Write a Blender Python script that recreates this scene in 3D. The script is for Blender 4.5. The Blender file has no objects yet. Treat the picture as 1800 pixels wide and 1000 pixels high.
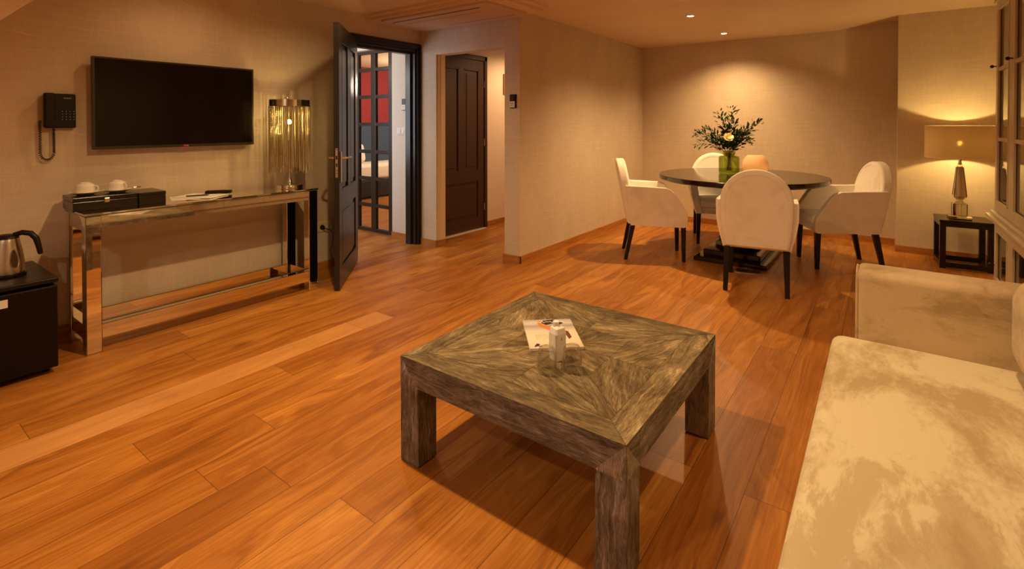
import bpy, bmesh, math, random
from mathutils import Vector, Matrix
random.seed(7)
PI = math.pi
S = bpy.context.scene
COL = S.collection

# ------------------------------------------------------------------ camera, world, exposure
YAW, PITCH, FPX, CYP = 0.6330, 0.0125, 889.9, 228.4
cam = bpy.data.cameras.new('camera')
camo = bpy.data.objects.new('camera', cam); COL.objects.link(camo)
camo.location = (0, 0, 1.35)
camo.rotation_euler = (PI/2 - PITCH, 0, YAW - PI/2)
cam.sensor_width = 36; cam.lens = FPX/1800*36
cam.shift_x = 0; cam.shift_y = -(500-CYP)/1800
cam.clip_start = 0.05
S.camera = camo
w = bpy.data.worlds.new('world'); S.world = w; w.use_nodes = True
w.node_tree.nodes['Background'].inputs[0].default_value = (0.30, 0.20, 0.12, 1)
w.node_tree.nodes['Background'].inputs[1].default_value = 0.1
vs = S.view_settings
vs.view_transform = 'Standard'; vs.look = 'None'; vs.gamma = 1.0; vs.exposure = 1.18; vs.use_curve_mapping = False
S.cycles.max_bounces = 10; S.cycles.diffuse_bounces = 5; S.cycles.glossy_bounces = 5
S.cycles.transmission_bounces = 8; S.cycles.transparent_max_bounces = 10
S.cycles.sample_clamp_indirect = 4.0; S.cycles.caustics_reflective = True

WARM = (1.0, 0.635, 0.285)
CEIL = 2.44
def spot(name, x, y, z, power, size=160, blend=0.75, col=WARM, rad=0.035, aim=None):
    l = bpy.data.lights.new(name, 'SPOT'); l.energy = power; l.color = col
    l.spot_size = math.radians(size); l.spot_blend = blend; l.shadow_soft_size = rad
    o = bpy.data.objects.new(name, l); COL.objects.link(o); o.location = (x, y, z)
    if aim:
        d = Vector(aim) - Vector((x, y, z)); o.rotation_euler = d.to_track_quat('-Z', 'Y').to_euler()
    return o
def point(name, x, y, z, power, col=WARM, rad=0.05):
    l = bpy.data.lights.new(name, 'POINT'); l.energy = power; l.color = col; l.shadow_soft_size = rad
    o = bpy.data.objects.new(name, l); COL.objects.link(o); o.location = (x, y, z); return o
DL = {  # downlights: x, y, power; the one behind the camera is added fill, unseen
 'dining_near': (5.20, 1.58, 98), 'dining_far': (6.45, 1.56, 66),
 'sitting_a': (1.42, 1.80, 84), 'sitting_b': (2.35, -0.14, 29), 'tv_wash_a': (1.49, 3.66, 5.0), 'tv_wash_b': (2.47, 3.25, 15), 'behind': (-0.9, 1.4, 38)}
for k, (x, y, p) in DL.items(): spot('spot_' + k, x, y, CEIL-0.012, p, 138 if 'dining' in k else 160, 0.9 if 'dining' in k else 0.75, (1.0, 0.78, 0.55) if k == 'behind' else WARM)
spot('spot_hall', 5.6, 3.5, CEIL-0.012, 36, 160, 0.6, (1.0, 0.60, 0.30))
al = bpy.data.lights.new('daylight_bedroom_window', 'AREA'); al.shape = 'RECTANGLE'; al.size = 1.3; al.size_y = 1.3; al.energy = 12; al.color = (0.80, 0.90, 1.0)
ao = bpy.data.objects.new('daylight_bedroom_window', al); COL.objects.link(ao); ao.location = (2.44, 5.55, 1.5); ao.rotation_euler = (PI/2, 0, -PI/2)
point('bulb_bedroom', 6.3, 6.4, 2.0, 42, (1.0, 0.80, 0.60), 0.12)
point('bulb_bedroom_entry', 3.0, 5.6, 2.05, 5, (1.0, 0.84, 0.70), 0.10)

# ------------------------------------------------------------------ helpers
class MB:
    def __init__(s):
        s.bm = bmesh.new(); s.uv = s.bm.loops.layers.uv.new('UVMap')
    def _uv(s, faces, grain, off=None):
        off = off or (random.uniform(0, 9), random.uniform(0, 9))
        for f in faces:
            n = f.normal
            k = max(range(3), key=lambda i: abs(n[i]))
            ax = [i for i in range(3) if i != k]
            if grain in ax: u, v = grain, [i for i in ax if i != grain][0]
            else: u, v = ax
            for l in f.loops: l[s.uv].uv = (l.vert.co[u] + off[0], l.vert.co[v] + off[1] + k*0.37)
    def box(s, a, b, bev=0.0, seg=2, grain=None, rot=None, at=None, smooth=False, taper=None):
        a, b = Vector(a), Vector(b); c = (a+b)/2; d = b-a
        if grain is None: grain = max(range(3), key=lambda i: abs(d[i]))
        r = bmesh.ops.create_cube(s.bm, size=1.0)
        vv = r['verts']
        for v in vv:
            co = Vector((v.co.x*d.x, v.co.y*d.y, v.co.z*d.z))
            if taper and v.co.z < 0: co.x *= taper; co.y *= taper
            v.co = c + co
        ff = list({f for v in vv for f in v.link_faces})
        if bev > 0:
            ed = list({e for v in vv for e in v.link_edges})
            r = bmesh.ops.bevel(s.bm, geom=ed, offset=bev, segments=seg, profile=0.5, affect='EDGES', clamp_overlap=True)
            vv = list({v for f in ff if f.is_valid for v in f.verts} | {v for f in r['faces'] for v in f.verts})
            ff = list({f for v in vv for f in v.link_faces})
        for f in ff: f.normal_update(); f.smooth = smooth
        s._uv(ff, grain)
        if rot is not None:
            M = Matrix.Translation(at or c) @ rot @ Matrix.Translation(-(Vector(at) if at else c))
            for v in vv: v.co = M @ v.co
        return vv
    def poly(s, pts, smooth=False):
        vs_ = [s.bm.verts.new(p) for p in pts]; f = s.bm.faces.new(vs_); f.smooth = smooth; f.normal_update()
        s._uv([f], 0, (0, 0)); return f
    def prism(s, pts, axis, a, b, bev=0.0, seg=2, fa=None, fb=None, smooth=False, grain=None):
        """pts 2-D outline in the two other axes, extruded along axis from a to b (fa/fb: per-point shift functions)"""
        def mk(p, t):
            if axis == 0: return Vector((t, p[0], p[1]))
            if axis == 1: return Vector((p[0], t, p[1]))
            return Vector((p[0], p[1], t))
        A = [s.bm.verts.new(mk(p, fa(p) if fa else a)) for p in pts]
        B = [s.bm.verts.new(mk(p, fb(p) if fb else b)) for p in pts]
        n = len(pts); fs = []
        fs.append(s.bm.faces.new(A)); fs.append(s.bm.faces.new(B[::-1]))
        for i in range(n): fs.append(s.bm.faces.new([A[i], B[i], B[(i+1) % n], A[(i+1) % n]][::-1]))
        if bev > 0:
            ed = [e for v in A+B for e in v.link_edges]; ed = list(set(ed))
            ed = [e for e in ed if e.calc_face_angle(0) > 0.6]
            r = bmesh.ops.bevel(s.bm, geom=ed, offset=bev, segments=seg, profile=0.5, affect='EDGES', clamp_overlap=True)
            fs = [f for f in fs if f.is_valid] + list(r['faces'])
            fs = list({f for f in fs if f.is_valid})
        bmesh.ops.recalc_face_normals(s.bm, faces=fs)
        for f in fs: f.smooth = smooth
        s._uv(fs, grain if grain is not None else axis)
        return fs
    def lathe(s, prof, c=(0, 0, 0), n=32, sx=1.0, sy=1.0, smooth=True):
        c = Vector(c); rings = []
        for r, z in prof:
            if r < 1e-6: rings.append([s.bm.verts.new(c + Vector((0, 0, z)))])
            else: rings.append([s.bm.verts.new(c + Vector((r*sx*math.cos(2*PI*i/n), r*sy*math.sin(2*PI*i/n), z))) for i in range(n)])
        fs = []
        for A, B in zip(rings, rings[1:]):
            for i in range(n):
                j = (i+1) % n
                if len(A) == 1 and len(B) == 1: continue
                if len(A) == 1: fs.append(s.bm.faces.new([A[0], B[i], B[j]][::-1]))
                elif len(B) == 1: fs.append(s.bm.faces.new([A[i], A[j], B[0]]))
                else: fs.append(s.bm.faces.new([A[i], A[j], B[j], B[i]]))
        if len(rings[0]) > 1 and len(rings[-1]) > 1 and prof[0] == prof[-1]:
            pass
        for f in fs: f.smooth = smooth; f.normal_update()
        s._uv(fs, 2); return fs
    def tube(s, pts, r, n=8, smooth=True, cap=True):
        pts = [Vector(p) for p in pts]
        rr = r if isinstance(r, (list, tuple)) else [r]*len(pts)
        up = None; rings = []
        for i, p in enumerate(pts):
            t = (pts[min(i+1, len(pts)-1)] - pts[max(i-1, 0)]).normalized()
            if up is None: up = t.orthogonal().normalized()
            up = (up - t*up.dot(t))
            up = up.normalized() if up.length > 1e-6 else t.orthogonal().normalized()
            si = t.cross(up)
            rings.append([s.bm.verts.new(p + (up*math.cos(2*PI*k/n) + si*math.sin(2*PI*k/n))*rr[i]) for k in range(n)])
        fs = []
        for A, B in zip(rings, rings[1:]):
            for k in range(n):
                fs.append(s.bm.faces.new([A[k], A[(k+1) % n], B[(k+1) % n], B[k]]))
        if cap:
            fs.append(s.bm.faces.new(rings[0][::-1])); fs.append(s.bm.faces.new(rings[-1]))
        for f in fs: f.smooth = smooth; f.normal_update()
        s._uv(fs, 0); return fs
    def ball(s, c, r, u=16, v=10, sc=(1, 1, 1)):
        g = bmesh.ops.create_uvsphere(s.bm, u_segments=u, v_segments=v, radius=r)
        for x in g['verts']: x.co = Vector((x.co.x*sc[0], x.co.y*sc[1], x.co.z*sc[2])) + Vector(c)
        fs = list({f for x in g['verts'] for f in x.link_faces})
        for f in fs: f.smooth = True
        return g['verts']
    def build(s, name, mat, parent=None, loc=None, rotz=None, label=None, cat=None, group=None, kind=None, subsurf=0, wn=True):
        me = bpy.data.meshes.new(name); s.bm.to_mesh(me); s.bm.free()
        for m in (mat if isinstance(mat, (list, tuple)) else [mat]): me.materials.append(m)
        o = bpy.data.objects.new(name, me); COL.objects.link(o)
        if parent: o.parent = parent
        if loc is not None: o.location = loc
        if rotz is not None: o.rotation_euler = (0, 0, rotz)
        tag(o, label, cat, group, kind)
        if any(p.use_smooth for p in me.polygons) and wn:
            me.set_sharp_from_angle(angle=math.radians(50))
            m = o.modifiers.new('wn', 'WEIGHTED_NORMAL'); m.keep_sharp = True; m.weight = 90
        if subsurf:
            m = o.modifiers.new('sub', 'SUBSURF'); m.levels = subsurf; m.render_levels = subsurf
        return o
def tag(o, label=None, cat=None, group=None, kind=None):
    if label: o['label'] = label
    if cat: o['category'] = cat
    if group: o['group'] = group
    if kind: o['kind'] = kind
    return o
def empty(name, loc, label, cat, rotz=0, group=None, kind=None):
    o = bpy.data.objects.new(name, None); COL.objects.link(o)
    o.location = loc; o.rotation_euler = (0, 0, rotz); o.empty_display_size = 0.1
    return tag(o, label, cat, group, kind)
def copy_tree(o, parent=None, label=None):
    c = o.copy(); COL.objects.link(c); c.parent = parent
    if label: c['label'] = label
    for ch in list(o.children): copy_tree(ch, c)
    return c
def box(name, a, b, mat, parent=None, bev=0.0, **k):
    kk = {q: k.pop(q) for q in ('label', 'cat', 'group', 'kind') if q in k}
    m = MB(); m.box(a, b, bev, **k); return m.build(name, mat, parent, **kk)
def text(name, body, size, mat, parent, M, depth=0.0006):
    cu = bpy.data.curves.new(name, 'FONT'); cu.body = body; cu.size = size; cu.extrude = depth
    cu.align_x = 'CENTER'; cu.align_y = 'CENTER'
    t = bpy.data.objects.new(name + '_curve', cu); COL.objects.link(t)
    dg = bpy.context.evaluated_depsgraph_get()
    me = bpy.data.meshes.new_from_object(t.evaluated_get(dg))
    bpy.data.objects.remove(t); me.name = name
    me.transform(M); me.materials.clear(); me.materials.append(mat)
    o = bpy.data.objects.new(name, me); COL.objects.link(o); o.parent = parent
    return o
# text planes facing -y / -x
FACE_NY = Matrix(((1, 0, 0, 0), (0, 0, -1, 0), (0, 1, 0, 0), (0, 0, 0, 1)))

# ------------------------------------------------------------------ materials
def mat(name, col=(0.5, 0.5, 0.5), rough=0.5, metal=0.0, spec=0.5, emit=None, es=0.0, coat=0.0, sheen=0.0, trans=0.0, ior=1.45):
    m = bpy.data.materials.new(name); m.use_nodes = True
    b = m.node_tree.nodes['Principled BSDF']
    b.inputs['Base Color'].default_value = (*col, 1); b.inputs['Roughness'].default_value = rough
    b.inputs['Metallic'].default_value = metal; b.inputs['Specular IOR Level'].default_value = spec
    b.inputs['Coat Weight'].default_value = coat; b.inputs['Sheen Weight'].default_value = sheen
    b.inputs['Transmission Weight'].default_value = trans; b.inputs['IOR'].default_value = ior
    if emit: b.inputs['Emission Color'].default_value = (*emit, 1); b.inputs['Emission Strength'].default_value = es
    return m
class NT:
    def __init__(s, m): s.m = m; s.t = m.node_tree; s.b = s.t.nodes['Principled BSDF']
    def n(s, ty, **k):
        o = s.t.nodes.new(ty)
        for a, v in k.items(): setattr(o, a, v)
        return o
    def l(s, a, b): s.t.links.new(a, b)
    def math(s, op, a, b=None, c=None):
        o = s.n('ShaderNodeMath', operation=op)
        for i, v in enumerate((a, b, c)):
            if v is None: continue
            if isinstance(v, (int, float)): o.inputs[i].default_value = v
            else: s.l(v, o.inputs[i])
        return o.outputs[0]
    def vec(s, x, y, z=0.0):
        o = s.n('ShaderNodeCombineXYZ')
        for i, v in enumerate((x, y, z)):
            if isinstance(v, (int, float)): o.inputs[i].default_value = v
            else: s.l(v, o.inputs[i])
        return o.outputs[0]
    def noise(s, v, scale=1.0, det=3.0, rough=0.5, dist=0.0):
        o = s.n('ShaderNodeTexNoise'); s.l(v, o.inputs['Vector'])
        o.inputs['Scale'].default_value = scale; o.inputs['Detail'].default_value = det
        o.inputs['Roughness'].default_value = rough; o.inputs['Distortion'].default_value = dist
        return o.outputs['Fac']
    def ramp(s, f, stops, interp='LINEAR'):
        o = s.n('ShaderNodeValToRGB'); s.l(f, o.inputs[0]); r = o.color_ramp; r.interpolation = interp
        while len(r.elements) < len(stops): r.elements.new(0.5)
        for e, (p, c) in zip(r.elements, stops): e.position = p; e.color = (*c, 1) if len(c) == 3 else c
        return o.outputs[0]
    def mix(s, f, a, b, mode='MIX'):
        o = s.n('ShaderNodeMix', data_type='RGBA', blend_type=mode)
        for sock, v in ((o.inputs[0], f), (o.inputs[6], a), (o.inputs[7], b)):
            if isinstance(v, (int, float)): sock.default_value = v
            elif isinstance(v, tuple): sock.default_value = (*v, 1)
            else: s.l(v, sock)
        return o.outputs[2]
    def bump(s, h, st=0.2, dist=0.01):
        o = s.n('ShaderNodeBump'); s.l(h, o.inputs['Height'])
        o.inputs['Strength'].default_value = st; o.inputs['Distance'].default_value = dist
        s.l(o.outputs[0], s.b.inputs['Normal'])
    def obj(s):
        o = s.n('ShaderNodeTexCoord'); x = s.n('ShaderNodeSeparateXYZ'); s.l(o.outputs['Object'], x.inputs[0])
        return o.outputs['Object'], x.outputs[0], x.outputs[1], x.outputs[2]
    def uvc(s):
        o = s.n('ShaderNodeTexCoord'); x = s.n('ShaderNodeSeparateXYZ'); s.l(o.outputs['UV'], x.inputs[0])
        return x.outputs[0], x.outputs[1]

def wallpaper(name, c0, c1):
    m = mat(name, c0, 0.75, spec=0.25); t = NT(m); o, x, y, z = t.obj()
    u = t.math('ADD', x, y)
    wob = t.noise(t.vec(t.math('MULTIPLY', u, 2.2), t.math('MULTIPLY', z, 5.0)), 1.0, 3)
    zz = t.math('ADD', z, t.math('MULTIPLY', wob, 0.13))
    uu = t.math('ADD', u, t.math('MULTIPLY', wob, 0.30))
    vst = t.noise(t.vec(t.math('MULTIPLY', u, 45.0), t.math('MULTIPLY', z, 5.0)), 1.0, 5, 0.65)
    hst = t.noise(t.vec(t.math('MULTIPLY', u, 5.0), t.math('MULTIPLY', z, 45.0)), 1.0, 5, 0.65)
    big = t.noise(t.vec(t.math('MULTIPLY', u, 3.0), t.math('MULTIPLY', z, 1.4)), 1.0, 3)
    br = t.n('ShaderNodeTexBrick'); t.l(t.vec(uu, zz), br.inputs['Vector'])
    br.inputs['Scale'].default_value = 1.0; br.inputs['Brick Width'].default_value = 0.42
    br.inputs['Row Height'].default_value = 0.085; br.inputs['Mortar Size'].default_value = 0.0022
    br.inputs['Mortar Smooth'].default_value = 0.4; br.inputs['Color1'].default_value = (0, 0, 0, 1)
    br.inputs['Color2'].default_value = (0.35, 0.35, 0.35, 1); br.inputs['Mortar'].default_value = (1, 1, 1, 1)
    brk = t.noise(t.vec(t.math('MULTIPLY', u, 3.3), t.math('MULTIPLY', z, 3.3)), 1.0, 2)
    ln = t.math('MULTIPLY', br.outputs['Fac'], t.math('MULTIPLY', t.math('SUBTRACT', brk, 0.42), 4.0))
    ln = t.math('MAXIMUM', t.math('MINIMUM', ln, 1.0), 0.0)
    f = t.math('ADD', t.math('MULTIPLY', vst, 0.35), t.math('MULTIPLY', hst, 0.35))
    f = t.math('ADD', f, t.math('MULTIPLY', big, 0.42))
    base = t.ramp(f, [(0.40, c0), (0.72, c1)])
    base = t.mix(t.math('MULTIPLY', ln, 0.4), base, tuple(min(1, q*1.35) for q in c1))
    t.l(base, t.b.inputs['Base Color'])
    t.bump(t.math('ADD', f, t.math('MULTIPLY', ln, 0.6)), 0.35, 0.004)
    return m
M_wall = wallpaper('grasscloth', (0.55, 0.45, 0.34), (0.67, 0.56, 0.43))
M_hall = mat('hall_paint', (0.80, 0.68, 0.55), 0.7, spec=0.2)
M_bedwall = mat('bedroom_paint', (0.66, 0.59, 0.51), 0.7, spec=0.2)
M_red = mat('red_wall', (0.30, 0.035, 0.045), 0.7, spec=0.2)
def plaster(name, c):
    m = mat(name, c, 0.85, spec=0.15); t = NT(m); o, x, y, z = t.obj()
    n = t.noise(o, 3.0, 4); t.l(t.ramp(n, [(0.3, tuple(q*0.95 for q in c)), (0.7, c)]), t.b.inputs['Base Color']); return m
M_ceil = plaster('ceiling_plaster', (0.78, 0.61, 0.43))

def floor_mat():
    m = mat('oak_floor', (0.5, 0.2, 0.06), 0.32, spec=0.5); t = NT(m); o, x, y, z = t.obj()
    P = 0.195
    r = t.math('DIVIDE', t.math('SUBTRACT', y, 0.40), P)
    row = t.math('FLOOR', r); fr = t.math('FRACT', r)
    wn = t.n('ShaderNodeTexWhiteNoise', noise_dimensions='1D'); t.l(row, wn.inputs['W'])
    off = t.math('MULTIPLY', wn.outputs['Value'], 2.3)
    # row 12 ends at x = 2.34, row 8 ends at x = 0.686, as laid in the room
    L = 2.35
    c = t.math('DIVIDE', t.math('ADD', x, off), L)
    idx = t.math('FLOOR', c); fc = t.math('FRACT', c)
    w2 = t.n('ShaderNodeTexWhiteNoise', noise_dimensions='2D'); t.l(t.vec(row, idx), w2.inputs['Vector'])
    rnd = w2.outputs['Value']; rc = t.n('ShaderNodeSeparateXYZ'); t.l(w2.outputs['Color'], rc.inputs[0])
    ox = t.math('MULTIPLY', rnd, 40.0)
    gx = t.math('ADD', x, ox)
    # cathedral grain: distorted bands along the plank
    d = t.noise(t.vec(t.math('MULTIPLY', gx, 0.9), t.math('MULTIPLY', y, 4.0), ox), 1.0, 3, 0.5, 0.4)
    gy = t.math('ADD', t.math('MULTIPLY', y, 9.0), t.math('MULTIPLY', d, 5.0))
    fine = t.noise(t.vec(t.math('MULTIPLY', gx, 2.5), t.math('MULTIPLY', y, 150.0), ox), 1.0, 4, 0.6)
    band = t.noise(t.vec(t.math('MULTIPLY', gx, 0.6), gy, ox), 2.0, 3, 0.55)
    f = t.math('ADD', t.math('MULTIPLY', band, 0.60), t.math('MULTIPLY', fine, 0.40))
    g = t.ramp(f, [(0.30, (0.22, 0.068, 0.009)), (0.48, (0.43, 0.160, 0.022)), (0.70, (0.64, 0.295, 0.060))])
    # plank tone
    tone = t.ramp(rnd, [(0.0, (0.76, 0.70, 0.62)), (0.35, (0.90, 0.87, 0.82)), (0.7, (1.0, 1.0, 1.0)), (1.0, (1.12, 1.18, 1.25))])
    g = t.mix(1.0, g, tone, 'MULTIPLY')
    # the one pale sap-edged board between y 2.74 and 2.935
    isr = t.math('COMPARE', row, 12.0, 0.1); isx = t.math('LESS_THAN', x, 2.34)
    pale = t.math('MULTIPLY', isr, isx)
    g = t.mix(t.math('MULTIPLY', pale, 0.62), g, t.mix(f, (0.60, 0.27, 0.075), (0.84, 0.46, 0.17)))
    # knots
    vo = t.n('ShaderNodeTexVoronoi', feature='F1'); vo.inputs['Scale'].default_value = 1.0
    kd = t.noise(o, 9.0, 2)
    t.l(t.vec(t.math('ADD', t.math('MULTIPLY', gx, 1.5), t.math('MULTIPLY', kd, 0.12)), t.math('MULTIPLY', y, 4.6), 0.0), vo.inputs['Vector'])
    kn = t.ramp(vo.outputs['Distance'], [(0.0, (1, 1, 1)), (0.045, (0.75, 0.75, 0.75)), (0.13, (0, 0, 0))])
    g = t.mix(t.math('MULTIPLY', kn, 0.62), g, (0.10, 0.030, 0.008))
    # soft dirt / smoked patches
    dd = t.noise(t.vec(t.math('MULTIPLY', x, 1.3), t.math('MULTIPLY', y, 5.0), 3.0), 1.6, 4, 0.6)
    g = t.mix(t.math('MULTIPLY', t.ramp(dd, [(0.56, (0, 0, 0)), (0.75, (1, 1, 1))]), 0.35), g, (0.20, 0.07, 0.02))
    # seams
    e1 = t.math('MINIMUM', fr, t.math('SUBTRACT', 1.0, fr))
    s1 = t.math('LESS_THAN', e1, 0.0085)
    e2 = t.math('MINIMUM', fc, t.math('SUBTRACT', 1.0, fc))
    s2 = t.math('LESS_THAN', e2, 0.0007)
    sm = t.math('MAXIMUM', s1, s2)
    g = t.mix(t.math('MULTIPLY', sm, 0.6), g, (0.05, 0.018, 0.006))
    t.l(g, t.b.inputs['Base Color'])
    t.l(t.math('ADD', 0.30, t.math('MULTIPLY', fine, 0.16)), t.b.inputs['Roughness'])
    t.bump(t.math('SUBTRACT', t.math('MULTIPLY', f, 0.25), sm), 0.25, 0.002)
    return m
M_floor = floor_mat()
def wood(name, cs, rough=0.4, su=1.6, sv=26.0, fine=120.0, bump=0.15, spec=0.4, coat=0.0):
    m = mat(name, cs[1], rough, spec=spec, coat=coat); t = NT(m); u, v = t.uvc()
    d = t.noise(t.vec(t.math('MULTIPLY', u, 1.8), t.math('MULTIPLY', v, 5.0)), 1.0, 2)
    b = t.noise(t.vec(t.math('MULTIPLY', u, su), t.math('ADD', t.math('MULTIPLY', v, sv), t.math('MULTIPLY', d, 5.0))), 1.0, 4, 0.6)
    fn = t.noise(t.vec(t.math('MULTIPLY', u, 4.0), t.math('MULTIPLY', v, fine)), 1.0, 4, 0.65)
    f = t.math('ADD', t.math('MULTIPLY', b, 0.55), t.math('MULTIPLY', fn, 0.45))
    t.l(t.ramp(f, [(0.34, cs[0]), (0.50, cs[1]), (0.66, cs[2])]), t.b.inputs['Base Color'])
    t.bump(f, bump, 0.004); return m
M_skirt = wood('oak_skirting', [(0.32, 0.12, 0.025), (0.42, 0.175, 0.04), (0.52, 0.24, 0.06)], 0.4)
def washed_oak(name, k):
    m = mat(name, (0.2, 0.16, 0.1), 0.62, spec=0.3); t = NT(m); u, v = t.uvc()
    d = t.noise(t.vec(t.math('MULTIPLY', u, 3.5), t.math('MULTIPLY', v, 9.0)), 1.0, 3, 0.6)
    vv = t.math('ADD', t.math('MULTIPLY', v, 70.0), t.math('MULTIPLY', d, 7.0))
    b1 = t.noise(t.vec(t.math('MULTIPLY', u, 3.5), vv), 1.0, 5, 0.75)
    pores = t.noise(t.vec(t.math('MULTIPLY', u, 30.0), t.math('MULTIPLY', v, 330.0)), 1.0, 4, 0.75)
    blot = t.noise(t.vec(t.math('MULTIPLY', u, 7.0), t.math('MULTIPLY', v, 12.0)), 1.0, 4, 0.65, 0.6)
    f = t.math('ADD', t.math('MULTIPLY', b1, 0.40), t.math('MULTIPLY', pores, 0.32))
    f = t.math('ADD', f, t.math('MULTIPLY', blot, 0.28))
    g = t.ramp(f, [(0.39, (0.036, 0.025, 0.013)), (0.475, (0.115, 0.090, 0.050)), (0.545, (0.215, 0.175, 0.105)), (0.63, (0.46, 0.41, 0.28))])
    tn = t.noise(t.vec(t.math('MULTIPLY', u, 0.25), t.math('MULTIPLY', v, 0.25)), 1.0, 1)
    g = t.mix(1.0, g, t.ramp(tn, [(0.35, tuple(0.75*q for q in k)), (0.65, tuple(1.3*q for q in k))]), 'MULTIPLY')
    t.l(g, t.b.inputs['Base Color'])
    t.bump(f, 0.5, 0.004); return m
M_table = washed_oak('grey_washed_oak', (1.12, 1.06, 0.98))
M_table_side = washed_oak('grey_washed_oak_side', (1.42, 1.56, 2.3))
M_black = wood('black_brown_wood', [(0.010, 0.006, 0.004), (0.014, 0.009, 0.006), (0.022, 0.013, 0.008)], 0.22, bump=0.02)
M_dark_door = mat('black_door_paint', (0.018, 0.014, 0.012), 0.30, spec=0.5)
M_brown_door = mat('brown_door_paint', (0.060, 0.028, 0.014), 0.38, spec=0.4)
M_gloss = mat('dark_gloss_lacquer', (0.022, 0.012, 0.007), 0.12, spec=0.6)
M_mirror = mat('mirror', (0.80, 0.76, 0.66), 0.03, 1.0)
M_mirror_edge = mat('mirror_edge', (0.10, 0.12, 0.09), 0.15, 0.4)
M_blackglass = mat('black_glass', (0.004, 0.004, 0.005), 0.04, spec=0.8)
M_chrome = mat('chrome', (0.80, 0.78, 0.74), 0.10, 1.0)
M_steel = mat('brushed_steel', (0.62, 0.58, 0.52), 0.28, 1.0)
M_plastic = mat('black_plastic', (0.009, 0.006, 0.005), 0.35, spec=0.3)
M_bezel = mat('tv_bezel', (0.055, 0.042, 0.030), 0.35, 0.5)
M_screen = mat('tv_screen', (0.006, 0.0035, 0.003), 0.16, spec=0.35)
M_white = mat('white_plastic', (0.70, 0.66, 0.58), 0.4)
M_china = mat('white_china', (0.80, 0.76, 0.68), 0.18)
M_paper = mat('paper', (0.85, 0.82, 0.76), 0.7, spec=0.2)
M_gold = mat('gold_clasp', (0.75, 0.60, 0.35), 0.2, 1.0)
M_ledred = mat('red_mark', (0.55, 0.03, 0.03), 0.4)
M_lens = mat('lamp_lens', (1, 0.8, 0.5), 0.4, emit=(1.0, 0.72, 0.36), es=22)
M_bulb = mat('bulb', (1, 0.8, 0.5), 0.4, emit=(1.0, 0.70, 0.25), es=560)
M_bulb2 = mat('chain_lamp_bulb', (1, 0.8, 0.5), 0.4, emit=(1.0, 0.70, 0.24), es=230)
M_candle = mat('candle_glow', (1, 0.8, 0.5), 0.4, emit=(1.0, 0.62, 0.26), es=55)
M_wax = mat('wax', (0.85, 0.78, 0.62), 0.5)
M_cream = mat('cream_paint', (0.56, 0.47, 0.33), 0.38, spec=0.4)
M_blue = mat('blue_fabric', (0.045, 0.085, 0.16), 0.8)
M_linen = mat('white_linen', (0.85, 0.80, 0.72), 0.8)
M_bedbase = mat('dark_bed_base', (0.012, 0.010, 0.010), 0.6)
M_ac = mat('ac_panel', (0.62, 0.48, 0.38), 0.5)
M_slot = mat('ac_slot', (0.03, 0.015, 0.01), 0.6)
M_picture = mat('orange_frame', (0.42, 0.13, 0.03), 0.4)
M_leaf = mat('leaf', (0.022, 0.040, 0.010), 0.55, spec=0.25)
M_stem = mat('stem', (0.05, 0.06, 0.02), 0.6)
M_rose = mat('rose_petal', (0.92, 0.86, 0.58), 0.6)
M_bead = mat('bead_chain_metal', (0.46, 0.39, 0.24), 0.25, 1.0)
def glass(name, col=(1, 1, 1), rough=0.0, ior=1.45):
    m = mat(name, col, rough, trans=1.0, ior=ior); return m
def pane(name, tint=(0.95, 0.95, 0.93), gloss=0.10, power=4.0):
    m = bpy.data.materials.new(name); m.use_nodes = True; nt = m.node_tree; nt.nodes.clear()
    out = nt.nodes.new('ShaderNodeOutputMaterial'); mx = nt.nodes.new('ShaderNodeMixShader')
    tr = nt.nodes.new('ShaderNodeBsdfTransparent'); gl = nt.nodes.new('ShaderNodeBsdfGlossy')
    fr = nt.nodes.new('ShaderNodeLayerWeight'); fr.inputs[0].default_value = 0.5
    pw = nt.nodes.new('ShaderNodeMath'); pw.operation = 'POWER'; pw.inputs[1].default_value = 4.0
    nt.links.new(fr.outputs['Facing'], pw.inputs[0])
    ad = nt.nodes.new('ShaderNodeMath'); ad.operation = 'MULTIPLY_ADD'; ad.inputs[1].default_value = 0.7; ad.inputs[2].default_value = 0.03 + gloss; pw.inputs[1].default_value = power
    nt.links.new(pw.outputs[0], ad.inputs[0])
    tr.inputs[0].default_value = (*tint, 1); gl.inputs['Roughness'].default_value = 0.02
    gl.inputs[0].default_value = (0.9, 0.9, 0.9, 1)
    nt.links.new(ad.outputs[0], mx.inputs[0]); nt.links.new(tr.outputs[0], mx.inputs[1]); nt.links.new(gl.outputs[0], mx.inputs[2])
    nt.links.new(mx.outputs[0], out.inputs[0]); return m
M_pane = pane('window_pane', gloss=0.0)
M_glass = pane('clear_glass', (0.97, 0.97, 0.96), 0.02, 1.5)
M_green = pane('green_glass', (0.70, 0.76, 0.36), 0.03, 3.0)
M_cabpane = pane('cabinet_pane', (0.75, 0.72, 0.66), 0.12)
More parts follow.
